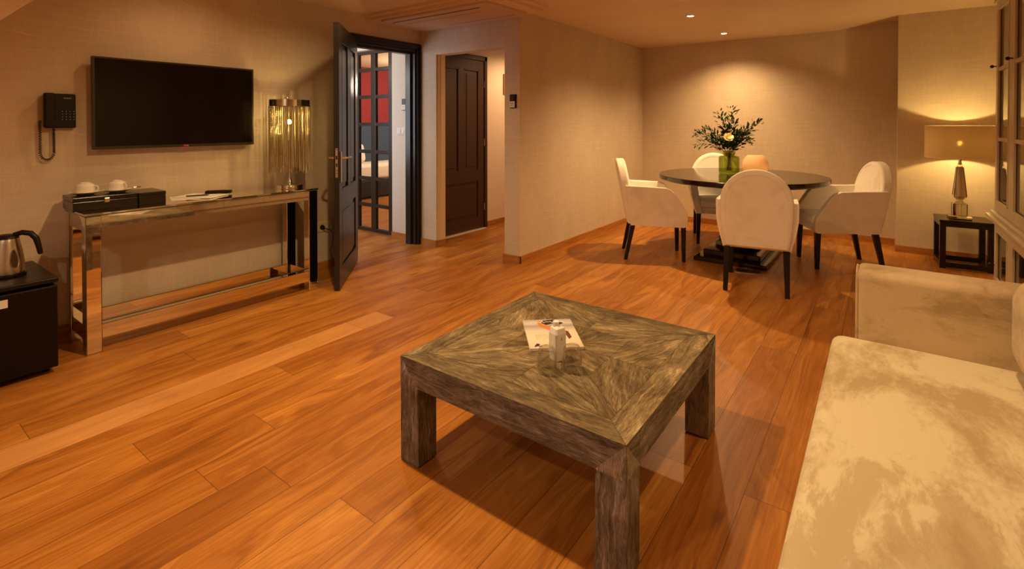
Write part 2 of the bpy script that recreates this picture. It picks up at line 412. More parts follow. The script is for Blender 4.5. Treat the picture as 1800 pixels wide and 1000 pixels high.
def velvet(name, c0, c1, dirt=0.0, mott=0.5, sc=2.5, str_=None, lo=0.10, hi=0.05):
    m = mat(name, c1, 0.75, spec=0.2, sheen=0.25); t = NT(m); o, x, y, z = t.obj()
    v = t.vec(t.math('MULTIPLY', x, (str_ or (1, 1, 1))[0]), t.math('MULTIPLY', y, (str_ or (1, 1, 1))[1]), t.math('MULTIPLY', z, (str_ or (1, 1, 1))[2]))
    n = t.noise(v, sc, 6, 0.62, 0.5)
    fine = t.noise(v, sc*14, 3, 0.7)
    f = t.math('ADD', t.math('MULTIPLY', n, 0.85), t.math('MULTIPLY', fine, 0.15))
    base = t.ramp(f, [(0.5-lo, c0), (0.5+hi, c1)])
    if dirt:
        dn = t.noise(v, sc*1.7, 6, 0.75, 0.8)
        base = t.mix(t.math('MULTIPLY', t.ramp(dn, [(0.60, (0, 0, 0)), (0.74, (1, 1, 1))]), dirt), base, (0.13, 0.085, 0.045))
    t.l(base, t.b.inputs['Base Color']); t.bump(fine, 0.12, 0.002); return m
M_chair = velvet('cream_chair_velvet', (0.84, 0.78, 0.70), (0.92, 0.87, 0.80), 0.0, 0.2, 5.0)
M_sofa = velvet('cream_sofa_velvet', (0.50, 0.40, 0.23), (0.76, 0.71, 0.51), 0.0, 0.75, 2.4, (0.8, 1.6, 1.0), 0.11, 0.02)
def nap_and_dimming(m):
    # ragged brown patches: brushed pile and wear, plus dimmer light painted on the seat
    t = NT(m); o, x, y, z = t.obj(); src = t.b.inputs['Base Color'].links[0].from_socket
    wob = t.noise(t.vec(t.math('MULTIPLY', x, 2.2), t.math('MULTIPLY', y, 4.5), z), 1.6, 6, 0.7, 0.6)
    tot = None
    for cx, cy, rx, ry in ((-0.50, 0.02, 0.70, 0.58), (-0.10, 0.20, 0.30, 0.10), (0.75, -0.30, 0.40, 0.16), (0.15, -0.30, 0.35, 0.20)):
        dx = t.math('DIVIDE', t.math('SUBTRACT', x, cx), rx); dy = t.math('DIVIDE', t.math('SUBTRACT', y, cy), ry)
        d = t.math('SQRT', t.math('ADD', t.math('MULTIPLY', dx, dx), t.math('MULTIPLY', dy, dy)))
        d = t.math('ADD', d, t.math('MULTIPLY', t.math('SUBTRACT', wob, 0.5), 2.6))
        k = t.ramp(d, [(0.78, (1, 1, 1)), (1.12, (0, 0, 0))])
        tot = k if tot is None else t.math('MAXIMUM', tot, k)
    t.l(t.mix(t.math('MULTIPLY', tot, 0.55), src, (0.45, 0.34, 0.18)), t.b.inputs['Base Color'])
nap_and_dimming(M_sofa)
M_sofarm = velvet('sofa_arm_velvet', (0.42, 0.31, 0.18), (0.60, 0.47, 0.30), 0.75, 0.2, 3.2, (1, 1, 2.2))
def shade_mat():
    m = bpy.data.materials.new('lamp_shade_fabric'); m.use_nodes = True; nt = m.node_tree; nt.nodes.clear()
    out = nt.nodes.new('ShaderNodeOutputMaterial')
    df = nt.nodes.new('ShaderNodeBsdfDiffuse'); df.inputs[0].default_value = (0.60, 0.46, 0.30, 1)
    tl = nt.nodes.new('ShaderNodeBsdfTranslucent'); tl.inputs[0].default_value = (0.50, 0.40, 0.24, 1)
    tr = nt.nodes.new('ShaderNodeBsdfTransparent'); tr.inputs[0].default_value = (0.8, 0.65, 0.4, 1)
    m1 = nt.nodes.new('ShaderNodeMixShader'); m1.inputs[0].default_value = 0.22
    m2 = nt.nodes.new('ShaderNodeMixShader'); m2.inputs[0].default_value = 0.035
    nt.links.new(df.outputs[0], m1.inputs[1]); nt.links.new(tl.outputs[0], m1.inputs[2])
    nt.links.new(m1.outputs[0], m2.inputs[1]); nt.links.new(tr.outputs[0], m2.inputs[2])
    nt.links.new(m2.outputs[0], out.inputs[0]); return m
M_shade = shade_mat()
def frosted():
    m = bpy.data.materials.new('frosted_bowl'); m.use_nodes = True; nt = m.node_tree; nt.nodes.clear()
    out = nt.nodes.new('ShaderNodeOutputMaterial')
    df = nt.nodes.new('ShaderNodeBsdfDiffuse'); df.inputs[0].default_value = (0.80, 0.68, 0.52, 1)
    tl = nt.nodes.new('ShaderNodeBsdfTranslucent'); tl.inputs[0].default_value = (0.85, 0.70, 0.50, 1)
    m1 = nt.nodes.new('ShaderNodeMixShader'); m1.inputs[0].default_value = 0.6
    nt.links.new(df.outputs[0], m1.inputs[1]); nt.links.new(tl.outputs[0], m1.inputs[2]); nt.links.new(m1.outputs[0], out.inputs[0]); return m
M_frost = frosted()

# ------------------------------------------------------------------ room shell
YT, XP, YD, XB, XC, YP, YR, XA = 4.20, 3.97, 2.82, 7.05, 6.70, -0.12, -1.14, -1.3
def st(name, boxes, m):
    b = MB()
    for a, c in boxes: b.box(a, c)
    return b.build(name, m, kind='structure')
st('floor', [((XA-0.1, YR-0.1, -0.05), (8.6, 8.3, 0.0))], M_floor)
# ceiling: flat, rising a little along the window side of the dining corner
b = MB(); b.prism([(YR-0.1, 2.49), (YP, 2.49), (0.50, CEIL), (YT+0.06, CEIL), (YT+0.06, 2.60), (YR-0.1, 2.60)], 0, XA-0.1, XB+0.1)
b.build('ceiling', M_ceil, kind='structure')
DX0, DX1, DZ = 3.065, 3.925, 2.175      # doorway in the tv wall (clear opening)
st('wall_left', [((XA-0.1, YT, 0), (DX0, YT+0.12, CEIL+0.05)), ((DX0, YT, DZ), (DX1, YT+0.12, CEIL+0.05)), ((DX1, YT, 0), (XP+0.03, YT+0.12, CEIL+0.05))], M_wall)
OY0, OY1, OZ = 3.003, 3.94, 2.102
st('wall_partition', [((XP, OY1, 0), (XP+0.13, YT, CEIL+0.03)), ((XP, OY0, OZ), (XP+0.13, OY1, CEIL+0.03)), ((XP, YD, 0), (XP+0.13, OY0, CEIL+0.03))], M_wall)
st('wall_dining_side', [((XP+0.13, YD, 0), (XB, YD+0.12, CEIL+0.03))], M_wall)
st('wall_back', [((XB, YP-0.4, 0), (XB+0.1, YD+0.12, 2.6))], M_wall)
st('wall_alcove', [((XC, YR, 0), (XB, YP, 2.6))], M_wall)
st('wall_right', [((XA-0.1, YR-0.1, 0), (XC+0.1, YR, 2.6))], M_wall)
st('wall_rear', [((XA-0.1, YR, 0), (XA, YT, 2.6))], M_wall)
b = MB(); b.prism([(XA, XA+1.335), (1.105, CEIL), (1.105, CEIL+0.02), (XA, CEIL+0.02)], 1, 3.35, YT)
b.build('ceiling_slope', M_ceil, kind='structure')
# hall behind the opening
st('wall_hall_left', [((XP+0.13, 4.19, 0), (4.20, 4.32, 2.5)), ((4.20, 4.19, 2.16), (5.09, 4.32, 2.5)), ((5.09, 4.19, 0), (7.6, 4.32, 2.5))], M_hall)
st('wall_hall_end', [((7.5, 2.94, 0), (7.6, 4.19, 2.5))], M_hall)
st('wall_hall_right', [((XP+0.13, 2.941, 0), (7.5, 2.951, CEIL))], M_hall)
st('ceiling_hall', [((XP+0.13, 2.94, CEIL), (7.6, 4.32, CEIL+0.08))], M_hall)
# bedroom beyond the tv wall
BX = 4.00
st('wall_bedroom_side', [((BX, YT+0.12, 0), (BX+0.08, 4.70, 2.45)), ((BX, 4.70, 2.26), (BX+0.08, 5.42, 2.45)), ((BX, 5.42, 0), (BX+0.08, 8.1, 2.45))], M_bedwall)
st('wall_bedroom_back', [((2.3, 8.1, 0), (8.6, 8.2, 2.45))], M_red)
st('wall_bedroom_left', [((2.3, YT+0.12, 0), (2.4, 8.1, 2.45))], M_bedwall)
st('wall_bedroom_right', [((8.5, 4.32, 0), (8.6, 8.1, 2.45))], M_bedwall)
st('ceiling_bedroom', [((2.3, YT+0.12, 2.44), (8.6, 8.2, 2.52))], M_ceil)
# skirting boards
SH, ST = 0.07, 0.014
st('baseboard_left', [((XA, YT-ST, 0), (DX0-0.06, YT, SH))], M_skirt)
st('baseboard_partition', [((XP-ST, OY1-ST, 0), (XP, YT-0.0, SH)), ((XP-ST, OY1-ST, 0), (XP+0.13, OY1, SH)), ((XP-ST, YD-ST, 0), (XP, OY0+ST, SH)), ((XP, OY0, 0), (XP+0.13, OY0+ST, SH))], M_skirt)
st('baseboard_dining', [((XP-ST, YD-ST, 0), (XB, YD, SH))], M_skirt)
st('baseboard_back', [((XB-ST, YP, 0), (XB, YD-ST, SH))], M_skirt)
st('baseboard_alcove', [((XC-ST, YR, 0), (XC, YP+ST, SH)), ((XC, YP, 0), (XB-ST, YP+ST, SH))], M_skirt)
st('baseboard_hall', [((5.15, 4.176, 0), (7.5, 4.19, SH))], M_skirt)
st('baseboard_bedroom', [((BX-ST, YT+0.12, 0), (BX, 4.70, SH))], M_skirt)
# reveal bead at the left jamb of the opening
st('trim_1', [((XP+0.02, OY1-0.012, SH), (XP+0.13, OY1, OZ)), ((XP+0.055, OY1-0.022, SH), (XP+0.085, OY1-0.012, OZ))], mat('jamb_cream', (0.74, 0.58, 0.40), 0.5))
# dropped ceiling box with the cassette unit
st('ceiling_bulkhead', [((3.27, 2.55, 2.385), (XP, YT, CEIL)), ((3.22, 2.50, 2.415), (XP+0.0, YT, CEIL))], M_ceil)
ac = empty('ac_unit', (3.62, 3.38, 2.385), 'white ceiling air conditioning cassette set in the dropped ceiling box', 'air conditioner')
def rrect(hx, hy, r, n=6):
    out = []
    for cx, cy, a0 in ((hx-r, hy-r, 0), (-hx+r, hy-r, 90), (-hx+r, -hy+r, 180), (hx-r, -hy+r, 270)):
        for k in range(n+1):
            a = math.radians(a0 + 90*k/n); out.append((cx + r*math.cos(a), cy + r*math.sin(a)))
    return out
b = MB(); b.prism(rrect(0.315, 0.70, 0.07), 2, -0.022, 0.0, bev=0.006); b.build('panel', M_ac, ac)
b = MB(); b.box((-0.225, -0.53, -0.0232), (-0.205, 0.60, -0.0215)); b.build('air_slot', M_slot, ac)
b = MB(); b.box((-0.09, -0.45, -0.0232), (-0.085, 0.58, -0.0215)); b.box((0.20, -0.62, -0.0232), (0.206, 0.2, -0.0215)); b.build('flap_line', mat('flap_line', (0.25, 0.13, 0.08), 0.6), ac)
b = MB(); b.lathe([(0.0, -0.0245), (0.006, -0.0245), (0.006, -0.021)], (-0.19, -0.60, 0), 10); b.build('indicator', M_ledred, ac)
# recessed spotlights
def downlight(x, y, label, z=CEIL):
    t = empty('recessed_spotlight', (x, y, z), label, 'ceiling light', group='recessed ceiling spotlights')
    b = MB(); b.lathe([(0.030, -0.001), (0.032, -0.006), (0.044, -0.007), (0.047, -0.001), (0.047, 0.0)], n=28); b.build('ring', M_white, t)
    b = MB(); b.lathe([(0.0, -0.003), (0.031, -0.003), (0.031, 0.0)], n=24); b.build('lens', M_lens, t)
    return t
downlight(5.20, 1.58, 'glowing recessed ceiling spotlight, the nearer of two above the dining table')
downlight(6.45, 1.56, 'glowing recessed ceiling spotlight close to the back wall of the dining corner')

# ------------------------------------------------------------------ doors
def panel_leaf(name, W, H, T, m, parent, panels, loc=(0, 0, 0), gloss=None):
    """leaf from x=0..W, y=-T..0, z=0..H with recessed framed panels on both faces; panels: (x0,z0,x1,z1)"""
    b = MB()
    xs = sorted({0, W, *[p[0] for p in panels], *[p[2] for p in panels]})
    zs = sorted({0, H, *[p[1] for p in panels], *[p[3] for p in panels]})
    for i in range(len(xs)-1):
        for j in range(len(zs)-1):
            cx, cz = (xs[i]+xs[i+1])/2, (zs[j]+zs[j+1])/2
            inp = any(p[0] < cx < p[2] and p[1] < cz < p[3] for p in panels)
            if not inp: b.box((xs[i], -T, zs[j]), (xs[i+1], 0, zs[j+1]), grain=2)
    for p in panels:
        b.box((p[0], -T*0.68, p[1]), (p[2], -T*0.32, p[3]), grain=2)
        b.box((p[0]+0.055, -T*0.86, p[1]+0.055), (p[2]-0.055, -T*0.14, p[3]-0.055), bev=0.006, grain=2)
        for s_ in (-T*0.86, -T*0.14):
            y0, y1 = (s_-0.007, s_+0.003) if s_ < -T/2 else (s_-0.003, s_+0.007)
            for q in (((p[0], p[1]), (p[2], p[1]+0.018)), ((p[0], p[3]-0.018), (p[2], p[3])), ((p[0], p[1]), (p[0]+0.018, p[3])), ((p[2]-0.018, p[1]), (p[2], p[3]))):
                b.box((q[0][0], y0, q[0][1]), (q[1][0], y1, q[1][1]), bev=0.003)
    return b.build(name, m, parent, loc=loc)
# frame of the doorway to the bedroom
b = MB()
for a, c in (((3.005, YT-0.02, 0), (3.07, YT, 2.235)), ((3.92, YT-0.02, 0), (3.985, YT, 2.235)), ((3.005, YT-0.02, 2.17), (3.985, YT, 2.235)),
             ((3.02, YT-0.032, 0), (3.045, YT-0.02, 2.225)), ((3.945, YT-0.032, 0), (3.97, YT-0.02, 2.225)), ((3.02, YT-0.032, 2.195), (3.97, YT-0.032+0.012, 2.225)),
             ((3.065, YT, 0), (3.09, YT+0.13, 2.17)), ((3.90, YT, 0), (3.925, YT+0.13, 2.17)), ((3.065, YT, 2.145), (3.925, YT+0.13, 2.175)),
             ((3.875, YT+0.05, 0), (3.90, YT+0.13, 2.15)), ((3.09, YT+0.05, 0), (3.10, YT+0.13, 2.15)), ((3.09, YT+0.05, 2.12), (3.90, YT+0.13, 2.145))):
    b.box(a, c, bev=0.003)
b.build('trim_2', M_dark_door, kind='structure')
# open black door leaf
dd = Vector((2.425-3.06, 3.55-4.165)); ang = math.atan2(dd.y, dd.x)
door1 = empty('door_1', (3.06, 4.165, 0.012), 'black panelled door standing open beside the mirrored console', 'door', rotz=ang, kind='structure')
Wd, Hd, Td = 0.885, 2.15, 0.042
panel_leaf('leaf', Wd, Hd, Td, M_dark_door, door1, [(0.11, 0.78, 0.40, 2.02), (0.49, 0.78, 0.775, 2.02), (0.11, 0.14, 0.775, 0.66)], loc=(0, Td, 0))
b = MB(); b.box((Wd, 0.012, 0.905), (Wd+0.002, 0.030, 1.14), bev=0.0005); lp = b.build('lock_plate', M_steel, door1)
b = MB()
for z_ in (0.935, 0.96, 1.125): b.box((Wd+0.002, 0.0175, z_), (Wd+0.0028, 0.0245, z_+0.008))
b.box((Wd+0.002, 0.016, 0.99), (Wd+0.0028, 0.026, 1.02)); b.box((Wd+0.002, 0.015, 1.05), (Wd+0.0028, 0.027, 1.08)); b.build('keyhole', M_plastic, lp)
for sy in (-1, 1):
    y0 = 0.0 if sy < 0 else Td
    b = MB(); b.box((Wd-0.075, min(y0, y0+sy*0.008), 0.86), (Wd-0.035, max(y0, y0+sy*0.008), 1.11), bev=0.003)
    pl = b.build('back_plate', M_steel, door1)
    b = MB(); b.tube([(Wd-0.055, y0+sy*0.006, 1.06), (Wd-0.055, y0+sy*0.05, 1.06), (Wd-0.065, y0+sy*0.058, 1.06), (Wd-0.17, y0+sy*0.058, 1.06)], [0.010, 0.009, 0.009, 0.008], 12)
    b.ball((Wd-0.172, y0+sy*0.058, 1.06), 0.011); b.build('lever_handle', M_chrome, pl)
# brown hall door
door2 = empty('door_2', (4.205, 4.19, 0.012), 'closed brown panelled door in the hall wall', 'door', kind='structure')
panel_leaf('leaf', 0.875, 2.14, 0.04, M_brown_door, door2, [(0.10, 0.74, 0.40, 2.02), (0.49, 0.74, 0.775, 2.02), (0.10, 0.13, 0.775, 0.62)], loc=(0, 0.03, 0))
for z_ in (0.22, 1.05, 1.80):
    b = MB(); b.tube([(0.882, -0.016, z_), (0.882, -0.016, z_+0.09)], 0.008, 10); b.build('hinge', M_chrome, door2)
b = MB()
for a, c in (((4.165, 4.165, 0), (4.205, 4.20, 2.215)), ((5.082, 4.165, 0), (5.135, 4.20, 2.215)), ((4.165, 4.165, 2.155), (5.135, 4.20, 2.215))): b.box(a, c, bev=0.004)
b.build('trim_3', mat('brown_frame', (0.040, 0.020, 0.012), 0.35), kind='structure')
st('trim_4', [((4.205, 4.13, 0.0), (5.08, 4.17, 0.006))], mat('threshold', (0.75, 0.68, 0.58), 0.4))
# glazed bedroom door
door3 = empty('door_3', (BX+0.02, 4.705, 0.012), 'dark glazed door with small square panes beyond the open black door', 'door', kind='structure')
b = MB(); GW, GH = 0.705, 2.235
rows = [0.03, 0.335, 0.665, 0.995, 1.325, 1.655, 1.985, 2.19]
rows = [0.04, 0.325, 0.655, 0.99, 1.33, 1.67, 2.005, 2.20]
b.box((0, 0, 0), (0.045, 0.085, GH), bev=0.003); b.box((0, GW-0.05, 0), (0.045, GW, GH), bev=0.003)
b.box((0, 0.085, 0), (0.045, GW-0.05, 0.04)); b.box((0, 0.085, 2.20), (0.045, GW-0.05, GH))
cy_ = (0.085 + GW-0.05)/2
b.box((0.002, cy_-0.045, 0.04), (0.043, cy_+0.045, 2.20), bev=0.004)
for z_ in rows[1:-1]: b.box((0.004, 0.085, z_-0.022), (0.041, GW-0.05, z_+0.022), bev=0.004)
b.build('leaf', mat('glazed_door_paint', (0.030, 0.020, 0.014), 0.35), door3)
for c0, c1 in ((0.085, cy_-0.045), (cy_+0.045, GW-0.05)):
    for z0, z1 in zip(rows, rows[1:]):
        b = MB(); b.box((0.020, c0, z0), (0.024, c1, z1)); b.build('pane', M_pane, door3)

# ------------------------------------------------------------------ bedroom things seen through the panes
bed = empty('bed', (6.1, 7.72, 0), 'bed with white bedding seen through the glazed bedroom door', 'bed')
box('base', (-1.15, -0.30, 0.03), (1.25, 0.36, 0.33), M_bedbase, bed, 0.02)
b = MB(); b.box((-1.15, -0.30, 0.33), (1.25, 0.36, 0.62), 0.07, 4, smooth=True); b.build('mattress', M_linen, bed)
b = MB(); b.box((-1.2, 0.30, 0.33), (1.3, 0.375, 1.33), 0.04, 4, smooth=True); b.build('headboard', M_blue, bed)
b = MB(); b.box((-0.35, -0.02, 0.62), (0.35, 0.16, 0.98), 0.08, 4, smooth=True, rot=Matrix.Rotation(math.radians(-14), 4, 'X')); b.build('pillow', M_linen, loc=(5.66, 7.80, 0.0), label='white pillow propped on the bed beyond the glazed door', cat='pillow')

# ------------------------------------------------------------------ small wall things
def thermostat(x, y, z, label, s=1.0):
    t = empty('thermostat', (x, y, z), label, 'thermostat')
    box('body', (-0.016, -0.038, -0.066), (0, 0.038, 0.066), M_plastic, t, 0.003)
    box('display', (-0.018, -0.020, 0.008), (-0.0155, 0.032, 0.058), mat('thermostat_display', (0.05, 0.045, 0.035), 0.2), t)
    k = box('keypad', (-0.018, -0.024, -0.060), (-0.0155, 0.036, 0.000), M_white, t)
    b = MB()
    for a, c in ((-0.006, -0.02), (0.012, -0.02), (0.003, -0.038)): b.box((-0.0195, a, c-0.004), (-0.0175, a+0.010, c+0.002))
    b.build('key', M_bezel, k)
    return t
thermostat(XP, 2.893, 1.567, 'black and grey thermostat on the wall end beside the hall opening')
thermostat(BX, 4.475, 1.57, 'black and grey thermostat above the light switch inside the bedroom doorway')
t = empty('light_switch', (BX, 4.53, 1.262), 'white double light switch under the thermostat inside the bedroom doorway', 'light switch')
box('plate', (-0.010, -0.073, -0.042), (0, 0.073, 0.042), M_white, t, 0.003)
for s_ in (-1, 1):
    b = MB(); b.box((-0.015, s_*0.030-0.026, -0.028), (-0.009, s_*0.030+0.026, 0.028), 0.002, rot=Matrix.Rotation(math.radians(4), 4, 'Y')); b.build('rocker', M_white, t)
t = empty('picture_frame', (5.62, 4.19, 1.89), 'narrow orange-brown picture frame hanging in the hall', 'picture')
b = MB()
for a, c in (((-0.12, -0.02, -0.135), (-0.09, 0, 0.135)), ((0.09, -0.02, -0.135), (0.12, 0, 0.135)), ((-0.09, -0.02, -0.135), (0.09, 0, -0.11)), ((-0.09, -0.02, 0.11), (0.09, 0, 0.135))): b.box(a, c, 0.002)
b.build('frame', M_picture, t); box('mount', (-0.09, -0.006, -0.11), (0.09, -0.002, 0.11), M_paper, t)
# power socket with plug and cable
t = empty('power_socket', (2.772, YT, 0.39), 'cream double power socket low on the wall behind the open door', 'power socket')
box('plate', (-0.078, -0.010, -0.042), (0.078, 0, 0.042), mat('cream_socket', (0.62, 0.52, 0.30), 0.4), t, 0.003)
for s_ in (-1, 1):
    b = MB(); b.lathe([(0.024, 0.0), (0.022, 0.012), (0.018, 0.013), (0.018, 0.004), (0, 0.004)], n=20)
    o = b.build('outlet', M_white if s_ > 0 else M_plastic, t); o.rotation_euler = (PI/2, 0, 0); o.location = (s_*0.038, -0.002, 0)
b = MB(); b.tube([(-0.038, -0.01, 0), (-0.038, -0.035, 0), (-0.03, -0.045, -0.01), (0.02, -0.05, -0.03), (0.055, -0.045, -0.07), (0.05, -0.04, -0.16), (0.03, -0.035, -0.22), (0.05, -0.03, -0.30), (0.09, -0.03, -0.35), (0.10, -0.03, -0.383)], [0.018, 0.014, 0.004, 0.0028, 0.0028, 0.0028, 0.0028, 0.0028, 0.0028, 0.0028], 8)
b.build('power_cable', M_plastic, label='thin black cable hanging from the wall socket behind the console', cat='cable', loc=(2.772, YT, 0.39))

# ------------------------------------------------------------------ wall telephone
ph = empty('telephone', (0.879, YT, 1.43), 'black wall telephone with coiled cord left of the television', 'telephone')
b = MB(); b.box((-0.068, -0.045, -0.108), (0.082, 0.0, 0.108), 0.008); b.build('body', M_plastic, ph)
b = MB(); b.box((-0.078, -0.075, -0.106), (-0.022, -0.040, 0.110), 0.012, 3, smooth=True); b.build('handset', M_plastic, ph)
kp = None
b = MB()
for r_ in range(4):
    for c_ in range(3): b.box((0.008+c_*0.019, -0.0485, -0.058+r_*0.017), (0.020+c_*0.019, -0.044, -0.050+r_*0.017), 0.001)
kp = b.build('keypad', M_plastic, ph)
b = MB()
for r_ in range(4):
    for c_ in range(4):
        b.box((0.0125+c_*0.019-0.001, -0.0489, -0.0555+r_*0.017), (0.0125+c_*0.019+0.002, -0.0483, -0.0525+r_*0.017))
b.build('key_mark', M_white, kp)
text('brand_lettering', 'Panasonic', 0.0095, M_white, ph, Matrix.Translation((0.040, -0.0452, 0.080)) @ FACE_NY)
b = MB(); pts = []
def cordpath(u):
    # u in 0..1: down the left, round the bottom, up to the body
    if u < 0.38: return Vector((-0.090, -0.035, -0.06 - u/0.38*0.20))
    if u < 0.62:
        a = PI + (u-0.38)/0.24*PI; return Vector((-0.058 + 0.032*math.cos(a), -0.035, -0.26 + 0.045*math.sin(a)))
    return Vector((-0.026, -0.035, -0.26 + (u-0.62)/0.38*0.15))
N = 620
for i in range(N):
    u = i/(N-1); p = cordpath(u); q = cordpath(min(1, u+0.004)); r_ = (q-p).normalized() if (q-p).length > 1e-6 else Vector((0, 0, 1))
    sd = Vector((0, 1, 0)); s2 = r_.cross(sd); a = i*2*PI/12
    pts.append(p + (sd*math.cos(a) + s2*math.sin(a))*0.0068)
b.tube(pts, 0.0021, 5); b.build('coiled_cord', M_plastic, ph)

# ------------------------------------------------------------------ television
tv = empty('television', (1.555, YT, 1.485), 'flat black television mounted on the wall above the console', 'television')
TX, TZ = 0.519, 0.304
b = MB(); b.box((-TX, -0.075, -TZ), (TX, -0.040, TZ), 0.004)
b.build('housing', M_bezel, tv)
b = MB()
for a, c in (((-TX, -0.079, -TZ), (-TX+0.012, -0.073, TZ)), ((TX-0.012, -0.079, -TZ), (TX, -0.073, TZ)), ((-TX+0.012, -0.079, -TZ), (TX-0.012, -0.073, -TZ+0.018)), ((-TX+0.012, -0.079, TZ-0.012), (TX-0.012, -0.073, TZ))): b.box(a, c, 0.001)
bz = b.build('bezel', M_bezel, tv)
box('screen', (-TX+0.012, -0.0765, -TZ+0.018), (TX-0.012, -0.0745, TZ-0.012), M_screen, tv)
box('wall_mount', (-0.2, -0.040, -0.15), (0.2, 0, 0.15), M_plastic, tv)
text('brand_lettering', 'LG', 0.015, M_white, bz, Matrix.Translation((0.030, -0.0793, -TZ+0.009)) @ FACE_NY)
b = MB(); b.lathe([(0, 0.001), (0.007, 0.001), (0.0075, 0)], n=20); o = b.build('brand_mark', M_ledred, bz); o.rotation_euler = (PI/2, 0, 0); o.location = (0.012, -0.0793, -TZ+0.009)
b = MB(); b.box((-0.01, -0.078, -TZ-0.006), (0.045, -0.060, -TZ+0.001), 0.002); b.build('power_light', mat('tv_led', (0.3, 0.02, 0.02), 0.4, emit=(1, 0.15, 0.08), es=0.05), tv)

# ------------------------------------------------------------------ mirrored console
con = empty('console_table', (1.64, 3.91, 0), 'long mirrored console table under the television', 'console table')
CX, C0, C1, CT = 0.745, -0.19, 0.21, 0.825      # half length, front, rear, top
b = MB(); b.box((-CX-0.006, C0-0.006, CT-0.010), (CX+0.006, C1+0.006, CT), 0.0015); b.build('top', M_mirror, con)
b = MB(); b.box((-CX-0.004, C0-0.004, CT-0.017), (CX+0.004, C1+0.004, CT-0.010)); b.build('top_edge', M_mirror_edge, con)
for sx in (-1, 1):
    for sy, yy in ((0, C0), (1, C1-0.075)):
        x0 = -CX if sx < 0 else CX-0.075
        b = MB(); b.box((x0, yy, 0.0), (x0+0.075, yy+0.075, CT-0.017), 0.004, 1)
        lg = b.build('leg', M_mirror, con)
        if sx > 0:
            b = MB(); b.box((x0+0.002, yy-0.002, 0.085), (x0+0.073, yy-0.0002, CT-0.02)); b.build('black_glass_face', M_blackglass, lg, label='black glass face of the leg')
        else:
            b = MB()
            for xx in (x0-0.0006, x0+0.0745): b.box((xx, yy-0.0008, 0.0), (xx+0.0012, yy+0.001, CT-0.02))
            b.build('edge_line', M_mirror_edge, lg)
b = MB(); b.box((-CX+0.075, C0+0.004, 0.735), (CX-0.075, C0+0.024, CT-0.017)); b.box((-CX+0.075, C1-0.024, 0.735), (CX-0.075, C1-0.004, CT-0.017))
for sx in (-1, 1):
    x0 = -CX+0.004 if sx < 0 else CX-0.024
    b.box((x0, C0+0.075, 0.72), (x0+0.02, C1-0.075, CT-0.017))
b.build('apron', M_mirror, con)
b = MB(); b.box((-CX+0.075, C0+0.006, 0.078), (CX-0.075, C0+0.060, 0.163), 0.001, 1); b.box((-CX+0.075, C1-0.060, 0.078), (CX-0.075, C1-0.006, 0.163), 0.001, 1)
for sx in (-1, 1):
    x0 = -CX+0.006 if sx < 0 else CX-0.060
    b.box((x0, C0+0.075, 0.078), (x0+0.054, C1-0.075, 0.163), 0.001, 1)
lr = b.build('lower_rail', M_mirror, con)
b = MB()
for yy in (C0+0.0052, C0+0.0592, C1-0.0608): b.box((-CX+0.075, yy, 0.161), (CX-0.075, yy+0.0014, 0.1645))
b.build('edge_line', M_mirror_edge, lr)

# things on the console
Z0 = CT
t = empty('tea_box', (1.03, 3.975, Z0), 'long dark wooden tea box carrying two upturned cups', 'box', rotz=-0.03)
box('body', (-0.155, -0.125, 0), (0.165, 0.125, 0.055), M_black, t, 0.002, grain=0)
box('lid', (-0.156, -0.126, 0.057), (0.166, 0.126, 0.083), M_black, t, 0.003, grain=0)
b = MB(); b.box((-0.006, -0.131, 0.042), (0.020, -0.1255, 0.070), 0.004); b.build('clasp', M_gold, t, label='gold clasp')
t = empty('storage_box', (1.275, 3.965, Z0), 'small plain dark box against the right end of the tea box', 'box', rotz=-0.03)
box('body', (-0.075, -0.125, 0), (0.075, 0.125, 0.055), M_black, t, 0.002, grain=1)
box('lid', (-0.076, -0.126, 0.056), (0.076, 0.126, 0.080), M_black, t, 0.003, grain=1)
def cup(x, y, z, rot, clabel, slabel):
    s_ = MB(); s_.lathe([(0, 0.002), (0.040, 0.0), (0.044, 0.004), (0.080, 0.016), (0.083, 0.019), (0.079, 0.019), (0.045, 0.008), (0, 0.007)], n=40)
    s_.build('saucer', M_china, loc=(x, y, z), label=slabel, cat='saucer', group='saucers on the tea box')
    c = empty('cup', (x, y, z+0.0085), clabel, 'cup', rotz=rot, group='cups on the tea box')
    b = MB(); b.lathe([(0.046, 0.0), (0.048, 0.001), (0.0485, 0.02), (0.047, 0.045), (0.043, 0.056), (0.030, 0.062), (0.026, 0.063), (0.026, 0.068), (0.023, 0.068), (0.022, 0.064), (0, 0.063)], n=40)
    b.build('body', M_china, c)
    b = MB(); b.tube([(0.046, 0, 0.045), (0.062, 0, 0.046), (0.070, 0, 0.036), (0.067, 0, 0.020), (0.055, 0, 0.012), (0.047, 0, 0.014)], 0.0042, 8); b.build('handle', M_china, c)
cup(0.965, 4.0, Z0+0.083, -0.7, 'white cup upside down on the left half of the tea box', 'white saucer under the left cup at the end of the tea box')
cup(1.125, 3.99, Z0+0.083, -1.1, 'white cup upside down nearer the middle of the console', 'white saucer holding a teaspoon beside its upturned cup')
b = MB(); b.tube([(0, 0, 0.0), (0.03, 0, 0.003), (0.07, 0, 0.001)], [0.0022, 0.002, 0.003], 8); b.ball((0.082, 0, 0.001), 0.013, 12, 8, (1.2, 0.75, 0.3))
b.build('teaspoon', M_chrome, loc=(1.155, 3.945, Z0+0.107), rotz=0.25, label='small metal teaspoon on the saucer beside the second cup', cat='spoon')
